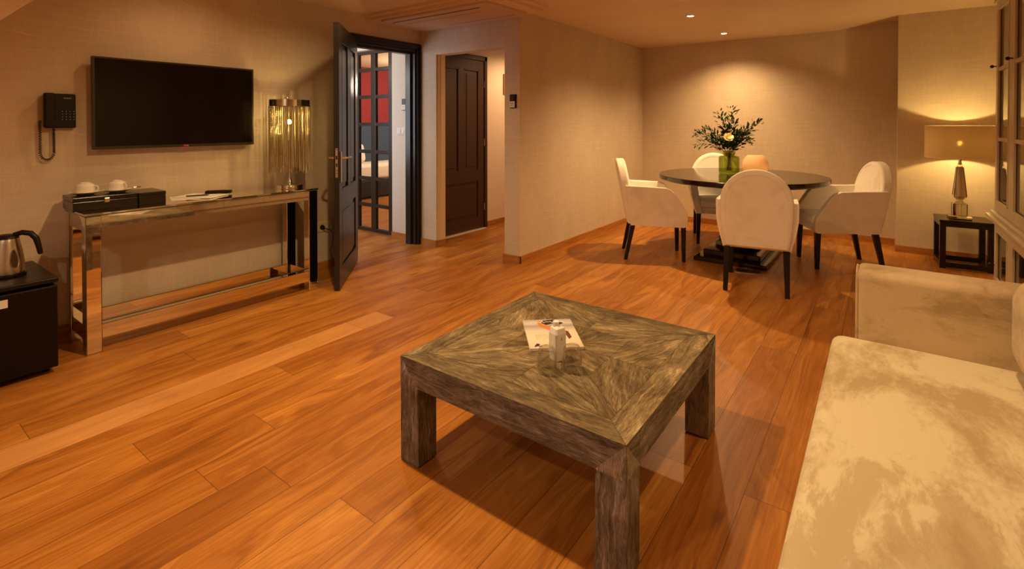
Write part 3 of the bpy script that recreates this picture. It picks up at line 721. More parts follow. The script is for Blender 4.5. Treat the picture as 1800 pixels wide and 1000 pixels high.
# papers, pen, phone handset/remote
def sheet(name, pts, z, m, **k):
    b = MB(); b.prism(pts, 2, z, z+0.0012); return b.build(name, m, **k)
sheet('paper_sheet', [(1.40, 3.90), (1.66, 3.82), (1.71, 4.02), (1.60, 4.10), (1.46, 4.10)], Z0+0.0005, M_paper, label='loose white sheet of paper beside the dark boxes', cat='paper')
b = MB(); b.box((-0.10, -0.14, 0), (0.10, 0.14, 0.006), 0.001); b.build('notepad', M_paper, loc=(1.61, 3.96, Z0+0.0025), rotz=0.55, label='white notepad lying under a black pen on the console', cat='notepad')
b = MB(); b.tube([(-0.07, 0, 0), (-0.06, 0, 0), (0.05, 0, 0), (0.066, 0, 0), (0.073, 0, 0)], [0.003, 0.0048, 0.0048, 0.003, 0.001], 8); b.build('pen', M_plastic, loc=(1.575, 3.93, Z0+0.0142), rotz=-0.35, label='black pen resting on the white notepad', cat='pen')
t = empty('remote_control', (1.735, 3.97, Z0+0.009), 'black remote control at the right edge of the notepad', 'remote control', rotz=-0.62)
box('body', (-0.085, -0.024, 0), (0.085, 0.024, 0.022), M_plastic, t, 0.005)
b = MB()
for i in range(6):
    for j in range(3): b.box((-0.07+i*0.02, -0.016+j*0.012, 0.022), (-0.06+i*0.02, -0.009+j*0.012, 0.0245), 0.001)
b.build('button', M_bezel, t)
b = MB(); b.box((-0.05, -0.035, 0), (0.05, 0.035, 0.008), 0.001); b.build('notebook', M_plastic, loc=(1.74, 3.965, Z0+0.0), rotz=-0.4, label='small black folder under the remote control', cat='folder')

# ------------------------------------------------------------------ chain table lamp
lm = empty('table_lamp', (2.262, 3.915, Z0), 'chrome table lamp with a fringe of metal chains on the console', 'lamp')
b = MB(); b.lathe([(0, 0), (0.098, 0), (0.100, 0.004), (0.100, 0.024), (0.096, 0.029), (0.03, 0.031), (0.022, 0.040), (0.014, 0.06), (0.011, 0.085), (0, 0.085)], n=48); b.build('base', M_chrome, lm)
b = MB(); b.tube([(0, 0, 0.08), (0, 0, 0.62)], 0.008, 12); b.tube([(0, 0, 0.62), (0, 0, 0.655)], 0.022, 16); b.build('pole', M_chrome, lm)
RR, RZ = 0.158, 0.665
b = MB(); b.lathe([(RR, RZ), (RR, RZ+0.052), (RR-0.004, RZ+0.052), (RR-0.004, RZ), (RR, RZ)], n=64)
for a in (0.4, 0.4+2*PI/3, 0.4+4*PI/3):
    b.tube([(0, 0, RZ-0.02), (RR*math.cos(a), RR*math.sin(a), RZ+0.01)], 0.003, 6)
b.build('ring', M_chrome, lm)
for a in (-2.2, -0.6, 1.5):
    b = MB(); b.ball((RR*0.97*math.cos(a), RR*0.97*math.sin(a), RZ+0.060), 0.009, 10, 8); b.build('finial', M_chrome, lm)
b = MB(); b.ball((0, 0, 0.54), 0.013, 16, 12, (1, 1, 1.6)); b.build('bulb', M_bulb2, lm)
# the hanging bead chains, each strand a part
def strand_mesh(ln, r_):
    b = MB(); pitch = 0.0095; n = int(ln/pitch); prof = [(0, 0)]
    for i in range(n):
        z = -i*pitch
        prof += [(r_*0.45, z-0.0005), (r_, z-pitch*0.35), (r_, z-pitch*0.6), (r_*0.45, z-pitch*0.95)]
    prof.append((0, -n*pitch))
    b.lathe(prof[::-1], n=6)
    me = bpy.data.meshes.new('bead_chain'); b.bm.to_mesh(me); b.bm.free(); me.materials.append(M_bead); return me
strands = [strand_mesh(0.50 + 0.012*k, 0.0045) for k in range(5)]
for ringr, cnt in ((RR-0.004, 66), (RR*0.66, 28)):
    for i in range(cnt):
        a = 2*PI*(i+random.uniform(-0.18, 0.18))/cnt
        o = bpy.data.objects.new('bead_chain', random.choice(strands)); COL.objects.link(o); o.parent = lm
        o.location = (ringr*math.cos(a), ringr*math.sin(a), RZ+0.004)

# ------------------------------------------------------------------ fridge and kettle
fr = empty('mini_fridge', (0.50, 3.88, 0), 'black mini fridge on the floor beside the mirrored console', 'fridge')
box('cabinet', (-0.245, -0.225, 0.02), (0.245, 0.27, 0.508), M_plastic, fr, 0.006)
box('door', (-0.247, -0.280, 0.035), (0.247, -0.232, 0.478), mat('fridge_door', (0.006, 0.003, 0.003), 0.35, spec=0.25), fr, 0.006)
b = MB(); b.box((-0.25, -0.282, 0.494), (0.25, 0.275, 0.520), 0.006); b.build('top', M_plastic, fr)
box('label', (-0.02, -0.2815, 0.410), (0.052, -0.2798, 0.452), M_white, fr, label='small white label on the door')
for sx in (-1, 1):
    b = MB(); b.tube([(sx*0.21, -0.2, 0), (sx*0.21, -0.2, 0.03)], 0.016, 12); b.build('foot', M_plastic, fr)
kt = empty('kettle', (0.585, 3.85, 0.520), 'brushed steel electric kettle with black handle on the fridge', 'kettle')
b = MB(); b.lathe([(0, 0), (0.080, 0), (0.083, 0.004), (0.083, 0.012), (0.078, 0.014), (0, 0.014)], n=40); b.build('power_base', M_plastic, kt)
b = MB(); b.lathe([(0, 0.016), (0.076, 0.016), (0.079, 0.022), (0.076, 0.07), (0.068, 0.13), (0.058, 0.18), (0.054, 0.205), (0.05, 0.208)], n=48); b.build('body', M_steel, kt)
b = MB(); b.lathe([(0.055, 0.205), (0.054, 0.212), (0.040, 0.224), (0, 0.228)], n=40); b.build('lid', M_plastic, kt)
hd = Vector((0.80, -0.45, 0)).normalized()
b = MB(); b.tube([hd*0.035+Vector((0, 0, 0.222)), hd*0.07+Vector((0, 0, 0.232)), hd*0.105+Vector((0, 0, 0.224)), hd*0.128+Vector((0, 0, 0.195)), hd*0.138+Vector((0, 0, 0.155)), hd*0.145+Vector((0, 0, 0.115)), hd*0.147+Vector((0, 0, 0.105))],
                [0.012, 0.014, 0.015, 0.0145, 0.0135, 0.012, 0.008], 12); b.build('handle', M_plastic, kt)
gd = Vector((0.30, -0.95, 0)).normalized(); gs = Vector((-gd.y, gd.x, 0))
b = MB(); n_ = 18; pts = []
for i in range(n_):
    a = 2*PI*i/n_; zz = 0.10 + 0.050*math.sin(a); w_ = 0.017*math.cos(a)*(1.0-0.25*math.sin(a)); pr_ = 0.0755-0.13*(zz-0.07)*1.05
    th = w_/0.07; d_ = gd*math.cos(th) + gs*math.sin(th); pts.append(d_*(pr_+0.0035) + Vector((0, 0, zz)))
b.poly(pts); gg = b.build('water_gauge', mat('gauge', (0.05, 0.03, 0.02), 0.12), kt)
b = MB(); b.tube(pts+[pts[0]], 0.0022, 6, cap=False); b.build('gauge_rim', M_steel, gg)
b = MB(); b.tube([(0, 0, 0.195), tuple(-hd*0.075+Vector((0, 0, 0.203)))], [0.02, 0.010], 10); b.build('spout', M_steel, kt)

# ------------------------------------------------------------------ coffee table
ct = empty('coffee_table', (1.845, 1.074, 0), 'square grey-washed oak coffee table with parquet top', 'coffee table')
A, B_, HT = 0.480, 0.482, 0.42
b = MB(); uvl = b.uv
def tri(pts, ang, z=HT):
    vs2 = [b.bm.verts.new((p[0], p[1], z)) for p in pts]; f = b.bm.faces.new(vs2); f.normal_update()
    if f.normal.z < 0: f.normal_flip()
    ox_, oy_ = random.uniform(0, 9), random.uniform(0, 9); ca, sa = math.cos(ang), math.sin(ang)
    for l in f.loops:
        x, y = l.vert.co.x, l.vert.co.y; l[uvl].uv = (x*ca+y*sa+ox_, -x*sa+y*ca+oy_)
bw = 0.092
b.box((-A+0.02, -B_+0.02, HT-0.03), (A-0.02, B_-0.02, HT-0.004), grain=0)
o4 = [(-A, -B_), (A, -B_), (A, B_), (-A, B_)]; i4 = [(-A+bw, -B_+bw), (A-bw, -B_+bw), (A-bw, B_-bw), (-A+bw, B_-bw)]
for k in range(4):
    j = (k+1) % 4; tri([o4[k], o4[j], i4[j], i4[k]], 0 if k % 2 == 0 else PI/2)
h = A-bw; hb = B_-bw; dwid = 0.040
def P2(x, y): return (x*h, y*hb)
for k in range(4):
    a0 = k*PI/2; c_, s_ = round(math.cos(a0)), round(math.sin(a0))
    R2 = lambda x, y: ((x*c_-y*s_)*h, (x*s_+y*c_)*hb)
    g = 0.11
    # diagonal plank to this corner
    tri([R2(0, 0), R2(1-g, 1-g*0), R2(1, 1), R2(1, 1-g)] if False else [R2(0, 0), R2(1-g, 1), R2(1, 1), R2(1, 1-g)], a0+PI/4)
    # two halves of the sector facing +x, each split by a cross seam
    for sgn in (-1, 1):
        p_in, p_mid = R2(0, 0), R2(1, 0)
        cor = R2(1, sgn*(1-g)); m1 = R2(0.52, 0.0); m2 = R2(0.52, sgn*0.52*(1-g))
        tri([p_in, m1, m2], a0 + sgn*math.radians(20)); tri([m1, p_mid, cor, m2], a0 + sgn*math.radians(68))
tp = b.build('tabletop', M_table, ct)
b = MB()   # fine dark joints of the parquet
for k in range(4):
    a0 = k*PI/2; c_, s_ = round(math.cos(a0)), round(math.sin(a0)); R2 = lambda x, y: Vector(((x*c_-y*s_)*h, (x*s_+y*c_)*hb, 0))
    for p, q in ((R2(0, 0), R2(0.89, 1)), (R2(0, 0), R2(1, 0.89)), (R2(0, 0), R2(1, 0)), (R2(0.52, -0.46), R2(0.52, 0.46)), (R2(1, -1), R2(1, 1)), (R2(1, 1), Vector((c_*A-s_*B_ if True else 0, s_*A+c_*B_, 0)))):
        d_ = (q-p).normalized(); nn = Vector((-d_.y, d_.x, 0))*0.0007
        b.poly([(*(p-nn).xy, HT+0.0004), (*(q-nn).xy, HT+0.0004), (*(q+nn).xy, HT+0.0004), (*(p+nn).xy, HT+0.0004)])
for f in b.bm.faces:
    f.normal_update()
    if f.normal.z < 0: f.normal_flip()
b.build('joint', mat('dark_joint', (0.03, 0.022, 0.013), 0.8), tp)
L_ = 0.100
def mitre(axis):  # front/back aprons with mitred ends are one frame
    pass
b = MB()
ap = 0.108
b.box((-A, -B_, HT-ap), (-A+L_, B_, HT-0.0005), 0.002, 1, grain=1)
b.box((A-L_, -B_, HT-ap), (A, B_, HT-0.0005), 0.002, 1, grain=1)
b.box((-A+L_, -B_, HT-ap), (A-L_, -B_+L_, HT-0.0005), 0.0, 1, grain=0)
b.box((-A+L_, B_-L_, HT-ap), (A-L_, B_, HT-0.0005), 0.0, 1, grain=0)
b.build('apron', M_table_side, ct)
for sx in (-1, 1):
    for sy in (-1, 1):
        x0 = -A if sx < 0 else A-L_; y0 = -B_ if sy < 0 else B_-L_
        b = MB(); b.box((x0-0.0006, y0-0.0006, 0.004), (x0+L_+0.0006, y0+L_+0.0006, HT-ap+0.001), 0.002, 1, grain=2)
        # mitred top of the leg showing on the two outer faces
        for ax in (0, 1):
            if ax == 0:
                xx = x0-0.0008 if sx < 0 else x0+L_+0.0008
                ye = y0 if sy < 0 else y0+L_; yi = y0+L_ if sy < 0 else y0
                b.poly([(xx, ye, HT-ap), (xx, yi, HT-ap), (xx, ye, HT-0.001)])
            else:
                yy = y0-0.0008 if sy < 0 else y0+L_+0.0008
                xe = x0 if sx < 0 else x0+L_; xi = x0+L_ if sx < 0 else x0
                b.poly([(xe, yy, HT-ap), (xi, yy, HT-ap), (xe, yy, HT-0.001)])
        for f in b.bm.faces:
            if len(f.verts) == 3:
                for l in f.loops: l[b.uv].uv = (l.vert.co.z, l.vert.co.x + l.vert.co.y)
        lg = b.build('leg', M_table_side, ct)
        box('foot_pad', (x0+0.004, y0+0.004, 0), (x0+L_-0.004, y0+L_-0.004, 0.004), M_plastic, lg)

# things on the coffee table
RV = Vector((math.sin(YAW), -math.cos(YAW), 0)); FV = Vector((math.cos(YAW), math.sin(YAW), 0))
mg = empty('magazine', (1.885, 1.168, HT+0.001), 'glossy magazine lying on the coffee table behind the glasses', 'magazine', rotz=math.atan2(-0.183, 0.134)+0.08)
MW, MH = 0.112, 0.150
box('pages', (-MW, -MH, 0), (MW, MH, 0.011), M_paper, mg, 0.001)
def cover_mat():
    m = mat('magazine_cover', (0.7, 0.66, 0.6), 0.25); t = NT(m); o, x, y, z = t.obj()
    n = t.noise(t.vec(t.math('MULTIPLY', x, 3.0), t.math('MULTIPLY', y, 40.0)), 1.0, 3)
    yy = t.math('ADD', y, t.math('MULTIPLY', n, 0.03))
    g = t.ramp(t.math('ADD', t.math('MULTIPLY', yy, 3.3), 0.5), [(0.0, (0.60, 0.55, 0.46)), (0.35, (0.80, 0.74, 0.62)), (0.62, (0.72, 0.66, 0.58)), (0.80, (0.36, 0.36, 0.40)), (0.90, (0.62, 0.60, 0.60)), (1.0, (0.45, 0.45, 0.50))])
    t.l(g, t.b.inputs['Base Color']); return m
cv = box('cover', (-MW, -MH, 0.011), (MW, MH, 0.0118), cover_mat(), mg)
M_skin = mat('print_skin', (0.62, 0.24, 0.08), 0.3); M_ink = mat('print_black', (0.02, 0.012, 0.015), 0.3)
def patch(name, pts, m, par, z=0.0122):
    b = MB(); b.prism(pts, 2, 0.0118, z); return b.build(name, m, par)
patch('printed_figure', [(-0.03, 0.10), (0.02, 0.05), (0.07, 0.0), (0.055, -0.02), (0.0, 0.02), (-0.045, 0.07), (-0.05, 0.125), (-0.035, 0.14)], M_skin, cv)
patch('printed_dress', [(-0.02, 0.135), (0.03, 0.145), (0.07, 0.10), (0.045, 0.085), (0.02, 0.10), (-0.012, 0.085), (-0.03, 0.11)], M_ink, cv, 0.0125)
patch('printed_hair', [(0.055, 0.02), (0.075, 0.01), (0.08, -0.05), (0.065, -0.07), (0.06, -0.03)], mat('print_brown', (0.16, 0.05, 0.03), 0.3), cv, 0.0125)
patch('printed_star', [(-0.085, -0.118), (-0.078, -0.105), (-0.065, -0.112), (-0.072, -0.122), (-0.06, -0.135), (-0.078, -0.130), (-0.092, -0.138), (-0.088, -0.124)], mat('print_purple', (0.06, 0.02, 0.06), 0.3), cv, 0.0125)
b = MB()   # script title and lines of small print
pts = [(-0.085+0.0016*i, 0.118 + 0.010*math.sin(i*0.55)*(0.5+0.5*math.sin(i*0.21)), 0.0126) for i in range(105)]
b.tube(pts, 0.0013, 4)
b.build('printed_title', M_paper, cv)
b = MB()
for i in range(5): b.box((-0.075, -0.02-i*0.011, 0.0118), (-0.075+0.055+0.012*(i % 3), -0.0185-i*0.011, 0.0121))
b.build('small_print', mat('print_grey', (0.30, 0.26, 0.22), 0.5), cv)
# water carton
ca_ = empty('drink_carton', (1.715, 1.035, HT+0.0005), 'white drink carton standing between the magazine and the glasses', 'carton', rotz=YAW+math.radians(45)-0.22)
b = MB(); cw, chh = 0.0265, 0.132
rings = [(cw*0.92, 0.0, 0), (cw, 0.05, 0), (cw, 0.104, 0), (cw*0.80, 0.124, 0.0), (cw*0.35, chh, 0.0)]
prev = None
for r_, z_, _ in rings:
    cur = [b.bm.verts.new(p) for p in ((-r_, -r_*0.78, z_), (-r_*0.78, -r_, z_), (r_*0.78, -r_, z_), (r_, -r_*0.78, z_), (r_, r_*0.78, z_), (r_*0.78, r_, z_), (-r_*0.78, r_, z_), (-r_, r_*0.78, z_))]
    if prev:
        for i in range(8): b.bm.faces.new([prev[i], prev[(i+1) % 8], cur[(i+1) % 8], cur[i]])
    else: b.bm.faces.new(cur[::-1])
    prev = cur
b.bm.faces.new(prev); b.build('body', mat('carton_white', (0.82, 0.80, 0.76), 0.35), ca_)
b = MB(); b.lathe([(0.0125, 0.124), (0.0125, 0.144), (0.0115, 0.147), (0, 0.147)], (0.004, 0.004, 0), 24); b.build('cap', M_paper, ca_)
b = MB(); b.box((-0.018, -0.0262, 0.0), (0.018, -0.0244, 0.009)); b.build('printed_foot', mat('carton_navy', (0.03, 0.02, 0.05), 0.4), ca_)
b = MB(); b.box((-0.0271, -0.003, 0.080), (-0.0264, 0.003, 0.092)); b.build('printed_mark', mat('carton_orange', (0.75, 0.30, 0.04), 0.4), ca_)
def tumbler(x, y, label):
    b = MB()
    prof = [(0.0355, 0.0), (0.0365, 0.003), (0.0375, 0.03), (0.0375, 0.055), (0.034, 0.078), (0.027, 0.090), (0.018, 0.094), (0, 0.0945)]
    inn = [(0, 0.080), (0.020, 0.078), (0.030, 0.070), (0.0345, 0.054), (0.0348, 0.03), (0.0340, 0.003), (0.0345, 0.0), (0.0355, 0.0)]
    b.lathe(inn + prof[1:], n=48)
    bmesh.ops.recalc_face_normals(b.bm, faces=b.bm.faces[:])
    b.build('drinking_glass', M_glass, loc=(x, y, HT+0.0006), label=label, cat='glass', group='upturned glasses on the coffee table')
tumbler(1.600, 1.012, 'clear glass upside down in front of the carton, nearer the tv wall')
tumbler(1.668, 0.942, 'clear glass upside down in front of the carton, nearer the sofa')

# ------------------------------------------------------------------ sofa
sf = empty('sofa', (1.55, -0.35, 0), 'large cream velvet sofa along the window side', 'sofa')
def soft(name, a, c, r, m, par, puff=0.0, label=None, seg=4, sub=1):
    b = MB(); vv = b.box(a, c, r, seg, smooth=True)
    return b.build(name, m, par, label=label)
def cushion(name, x0, x1, y0, y1, z0, z1, r, m, par, dome=0.01, nx=40, ny=18, wav=0.004):
    """rounded box with a gently domed, slightly uneven top"""
    b = MB(); cx, cy2, cz = (x0+x1)/2, (y0+y1)/2, (z0+z1)/2
    hx, hy, hz = (x1-x0)/2, (y1-y0)/2, (z1-z0)/2
    def rr(u, hh):   # clamp to rounded
        return u
    g = bmesh.ops.create_cube(b.bm, size=2.0)
    bmesh.ops.subdivide_edges(b.bm, edges=b.bm.edges[:], cuts=23, use_grid_fill=True)
    for v in b.bm.verts:
        p = Vector((v.co.x*hx, v.co.y*hy, v.co.z*hz))
        # remap for density toward the borders
        q = Vector([max(-hh+r, min(hh-r, c)) for c, hh in zip(p, (hx, hy, hz))])
        for i, hh in enumerate((hx, hy, hz)):
            t_ = v.co[i]; p[i] = hh*(math.sin(t_*PI/2)*0.55 + t_*0.45)
        q = Vector([max(-hh+r, min(hh-r, c)) for c, hh in zip(p, (hx, hy, hz))])
        d_ = p-q
        if d_.length > 1e-9:
            d_ = d_.normalized()*r if max(abs(d_.x), abs(d_.y), abs(d_.z)) > 0 else d_
        p2 = q + d_
        ex = 1-(p2.x/hx)**4; ey = 1-(p2.y/hy)**4
        if v.co.z > 0: p2.z += dome*max(0, ex)*max(0, ey)*(p2.z/hz if hz else 1) + wav*math.sin(p2.x*6.1+1)*math.sin(p2.y*8.3)*max(0, ex)*max(0, ey)
        v.co = p2 + Vector((cx, cy2, cz))
    for f in b.bm.faces: f.smooth = True
    return b.build(name, m, par)
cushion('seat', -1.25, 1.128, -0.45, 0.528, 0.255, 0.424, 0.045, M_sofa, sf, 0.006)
b = MB(); b.box((-1.25, -0.52, 0.05), (1.128, 0.490, 0.26), 0.02, 3, smooth=True); b.build('base', M_sofa, sf)
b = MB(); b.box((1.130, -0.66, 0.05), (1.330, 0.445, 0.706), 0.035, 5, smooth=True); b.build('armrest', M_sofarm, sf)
b = MB()
pts = [(1.132+0.01, 0.440, 0.06), (1.132+0.008, 0.440, 0.66), (1.150, 0.440, 0.690), (1.20, 0.441, 0.700), (1.28, 0.441, 0.698), (1.31, 0.441, 0.688), (1.322, 0.440, 0.66), (1.322, 0.440, 0.06)]
b.tube(pts, 0.0045, 6); b.build('piping', M_sofarm, sf)
b = MB(); b.box((-1.25, -0.68, 0.05), (1.13, -0.46, 0.80), 0.05, 5, smooth=True); b.build('backrest', M_sofa, sf)
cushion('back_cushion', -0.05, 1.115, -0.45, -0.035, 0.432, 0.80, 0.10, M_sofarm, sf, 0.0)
b = MB(); b.tube([(-1.22, 0.519, 0.300), (1.10, 0.519, 0.300)], 0.003, 6); b.build('seat_seam', M_sofarm, sf)
for sx in (-1.15, 1.26):
    for sy in (-0.6, 0.38):
        b = MB(); b.box((sx-0.03, sy-0.03, 0), (sx+0.03, sy+0.03, 0.06), 0.003); b.build('foot', M_black, sf)

# ------------------------------------------------------------------ dining table
dt = empty('dining_table', (5.62, 1.19, 0), 'round dark brown pedestal dining table with four cream chairs', 'dining table')
TT = 0.82
b = MB(); b.lathe([(0, TT-0.052), (0.975, TT-0.052), (0.990, TT-0.046), (1.0, TT-0.040), (1.0, TT-0.006), (0.994, TT), (0, TT)], n=96, sx=0.86, sy=0.80)
b.build('tabletop', M_gloss, dt)
b = MB(); b.lathe([(0.0, TT-0.052), (0.42, TT-0.053), (0.42, TT-0.09), (0.30, TT-0.11), (0.12, TT-0.13), (0.095, 0.60), (0.13, 0.50), (0.145, 0.42), (0.12, 0.32), (0.10, 0.26), (0.13, 0.22), (0.17, 0.20), (0.185, 0.185), (0.175, 0.16), (0.20, 0.145), (0.215, 0.125), (0.20, 0.10), (0.0, 0.10)][::-1], (-0.10, 0, 0), 48)
b.build('pedestal', M_gloss, dt)
b = MB(); b.box((-0.44, -0.27, 0.045), (0.34, 0.25, 0.105), 0.012, 3); b.build('plinth', M_gloss, dt)
b = MB(); b.box((-0.53, -0.34, 0.0), (0.42, 0.32, 0.045), 0.014, 3); b.build('base_plate', M_gloss, dt)
fb = empty('floor_socket', (4.97, 0.985, 0), 'flat dark floor socket beneath the nearest dining chair', 'floor socket', rotz=0.12)
box('lid', (-0.06, -0.10, 0), (0.06, 0.10, 0.008), M_bezel, fb, 0.002)
box('rim', (-0.065, -0.105, 0), (-0.060, 0.105, 0.010), M_steel, fb)

# ------------------------------------------------------------------ dining chairs
def make_chair(label):
    t = empty('dining_chair', (0, 0, 0), label, 'chair', group='cream dining armchairs around the round table')
    lean = lambda z: -0.245 - max(0, z-0.36)*0.19
    # arched back
    hw = 0.262
    prof = [(-0.235, 0.355), (0.235, 0.355), (0.250, 0.45), (hw, 0.60), (hw, 0.73)]
    N_ = 18
    for i in range(1, N_):
        a = PI*i/N_; prof.append((hw*math.cos(a), 0.73 + 0.262*math.sin(a)))
    prof += [(-hw, 0.73), (-hw, 0.60), (-0.250, 0.45)]
    b = MB()
    fs = b.prism(prof, 0, 0, 0, bev=0.0, fa=lambda p: lean(p[1])-0.042, fb=lambda p: lean(p[1])+0.034, smooth=True)
    caps = [f for f in fs if len(f.verts) > 10]
    for f, sg in zip(caps, (-1, 1)):
        r = bmesh.ops.inset_individual(b.bm, faces=[f], thickness=0.030, depth=0.010)
    ed = [e for e in b.bm.edges if e.calc_face_angle(0) > 0.9]
    bmesh.ops.bevel(b.bm, geom=ed, offset=0.014, segments=3, profile=0.6, affect='EDGES', clamp_overlap=True)
    for f in b.bm.faces: f.smooth = len(f.verts) < 10
    b.build('backrest', M_chair, t)
    for sx, nm in ((-1, 'rear'), (1, 'front')):
        b = MB(); pts = []
        inn = 0.222
        for z_ in (0.37, 0.5, 0.62, 0.72): pts.append((lean(z_)+(-0.0505 if sx < 0 else 0.0415), inn - (0.02 if z_ < 0.45 else 0.0), z_))
        for i in range(0, 25):
            a = PI*i/24; z_ = 0.73+0.225*math.sin(a); pts.append((lean(z_)+(-0.0525 if sx < 0 else 0.0435), inn*math.cos(a), z_))
        for z_ in (0.72, 0.62, 0.5, 0.37): pts.append((lean(z_)+(-0.0505 if sx < 0 else 0.0415), -inn + (0.02 if z_ < 0.45 else 0.0), z_))
        b.tube(pts, 0.0034, 6); b.build('piping', M_chair, t)
    # arms with a swept front
    for s_ in (-1, 1):
        pr_ = [(-0.265, 0.345), (0.240, 0.335), (0.266, 0.345), (0.270, 0.42), (0.262, 0.475), (0.232, 0.535), (0.185, 0.605), (0.145, 0.665), (0.110, 0.702), (0.065, 0.720), (-0.10, 0.728), (-0.315, 0.735), (-0.30, 0.60), (-0.288, 0.50), (-0.275, 0.42)]
        yo = lambda p: s_*(0.245 + 0.052*min(1.0, max(0, p[1]-0.34)/0.22)); yi = lambda p: s_*(0.180 + 0.045*min(1.0, max(0, p[1]-0.34)/0.22))
        b = MB(); b.prism(pr_, 1, 0, 0, bev=0.011, seg=3, fa=yi, fb=yo, smooth=True)
        ar = b.build('armrest', M_chair, t)
        b = MB(); pts = [(p[0]*1.0, yo(p)+s_*0.001-s_*0.006, p[1]+0.002) for p in pr_[2:12]]
        b.tube(pts, 0.0032, 6); b.build('piping', M_chair, ar)
    b = MB(); b.box((-0.24, -0.20, 0.40), (0.272, 0.20, 0.495), 0.03, 4, smooth=True); b.build('seat', M_chair, t)
    b = MB(); b.box((-0.25, -0.235, 0.34), (0.255, 0.235, 0.41), 0.012, 3, smooth=True); b.build('seat_rail', M_chair, t)
    for sx in (-1, 1):
        for sy in (-1, 1):
            b = MB(); b.bm.verts.ensure_lookup_table()
            top = Vector((-0.245 if sx < 0 else 0.235, sy*0.215, 0.35)); bot = Vector((-0.315 if sx < 0 else 0.240, sy*0.222, 0.0))
            rings = []
            for c_, r_ in ((bot, 0.0165), (top, 0.024)):
                rings.append([b.bm.verts.new(c_ + Vector((dx*r_, dy*r_, 0))) for dx, dy in ((-1, -1), (1, -1), (1, 1), (-1, 1))])
            b.bm.faces.new(rings[0][::-1]); b.bm.faces.new(rings[1])
            for i in range(4): b.bm.faces.new([rings[0][i], rings[0][(i+1) % 4], rings[1][(i+1) % 4], rings[1][i]])
            ed = [e for e in b.bm.edges if abs(e.verts[0].co.z-e.verts[1].co.z) > 0.1]
            bmesh.ops.bevel(b.bm, geom=ed, offset=0.003, segments=1, affect='EDGES')
            b.build('leg', M_black, t)
    return t
ch = make_chair('cream dining armchair seen from behind, nearest the coffee table')
spots = [(4.675, 0.855, 8.7, None), (5.064, 1.88, -63.5, 'cream dining armchair beside the papered side wall, its back to that wall'),
         (5.76, 0.37, 116, 'cream dining armchair nearest the side table with the obelisk lamp'), (6.13, 1.55, 200, 'cream dining armchair mostly hidden behind the flowers and table')]
for i, (x, y, a, lb) in enumerate(spots):
    c = ch if i == 0 else copy_tree(ch, None, lb)
    c.location = (x, y, 0); c.rotation_euler = (0, 0, math.radians(a))

# ------------------------------------------------------------------ vase, flowers, candle bowl
VX, VY, VZ = 5.72, 1.325, TT
b = MB()
outp = [(0, 0.0), (0.094, 0.0), (0.102, 0.008), (0.104, 0.02), (0.104, 0.165), (0.100, 0.178), (0.088, 0.186), (0.055, 0.192), (0.052, 0.198), (0.062, 0.206), (0.064, 0.235), (0.060, 0.240)]
inp_ = [(0.056, 0.238), (0.058, 0.21), (0.046, 0.198), (0.046, 0.190), (0.083, 0.180), (0.096, 0.168), (0.098, 0.03), (0.09, 0.014), (0, 0.012)]
b.lathe(outp + inp_, n=48); bmesh.ops.recalc_face_normals(b.bm, faces=b.bm.faces[:])
b.build('vase', M_green, loc=(VX, VY, VZ+0.0006), label='olive green glass bottle vase holding the bouquet', cat='vase')
RVv, UP = RV, Vector((0, 0, 1))
def branch(dx, dz, dep, label, n=22, droop=0.0, side=None):
    b = MB(); s0 = Vector((0, 0, 0.03)) + RVv*random.uniform(-0.02, 0.02) + FV*random.uniform(-0.02, 0.02)
    neck = Vector((0, 0, 0.20)) + RVv*dx*0.06
    tip = RVv*dx + UP*dz + FV*dep
    def P(u):
        if u < 0.3: return s0.lerp(neck, u/0.3)
        v = (u-0.3)/0.7; m_ = neck.lerp(tip, v) + UP*(0.06*math.sin(PI*v)) - UP*droop*v*v; return m_
    pts = [P(i/16) for i in range(17)]
    b.tube(pts, [0.0026-0.0018*i/16 for i in range(17)], 5)
    st_ = b.build('greenery_branch', M_stem, loc=(VX, VY, VZ), label=label, cat='branch', group='green branches in the vase')
    lb_ = MB()
    for i in range(n*3):
        u = 0.39 + 0.61*((i+0.5)/(n*3))**1.1; p = P(u); t_ = (P(min(1, u+0.02))-P(u-0.02)).normalized()
        # side twigs carry the outer leaves
        rnd = Vector((random.uniform(-1, 1), random.uniform(-1, 1), random.uniform(-0.6, 1))).normalized()
        sd = (rnd - t_*rnd.dot(t_)).normalized(); d_ = (t_*0.75 + sd*0.8).normalized()
        base = p + sd*random.uniform(0, 0.040); ln = random.uniform(0.038, 0.060)*(1.0 if u < 0.9 else 0.8); wd = ln*0.19
        nrm = d_.cross(Vector((random.uniform(-1, 1), random.uniform(-1, 1), 1))).normalized(); up_ = nrm.cross(d_)
        q = [base, base+d_*ln*0.3+nrm*wd, base+d_*ln*0.65+nrm*wd*0.75, base+d_*ln-up_*ln*0.12, base+d_*ln*0.65-nrm*wd*0.75, base+d_*ln*0.3-nrm*wd]
        mid1 = base+d_*ln*0.35-up_*wd*0.35; mid2 = base+d_*ln*0.65-up_*wd*0.35
        vv = [lb_.bm.verts.new(x) for x in q] + [lb_.bm.verts.new(mid1), lb_.bm.verts.new(mid2)]
        for f in ((0, 1, 6), (1, 2, 7, 6), (2, 3, 7), (3, 4, 7), (4, 5, 6, 7), (5, 0, 6)):
            ff = lb_.bm.faces.new([vv[k] for k in f]); ff.smooth = True
    lb_.build('leaves', M_leaf, st_)
branch(-0.40, 0.42, -0.05, 'leafy green branch reaching farthest to the left of the vase', 26)
branch(-0.33, 0.33, 0.10, 'low drooping leafy branch on the left of the bouquet', 16, droop=0.04)
branch(-0.26, 0.48, 0.06, 'leafy green branch just above the left-reaching one', 20)
branch(-0.10, 0.66, 0.05, 'upright leafy branch at the upper left of the bouquet', 22)
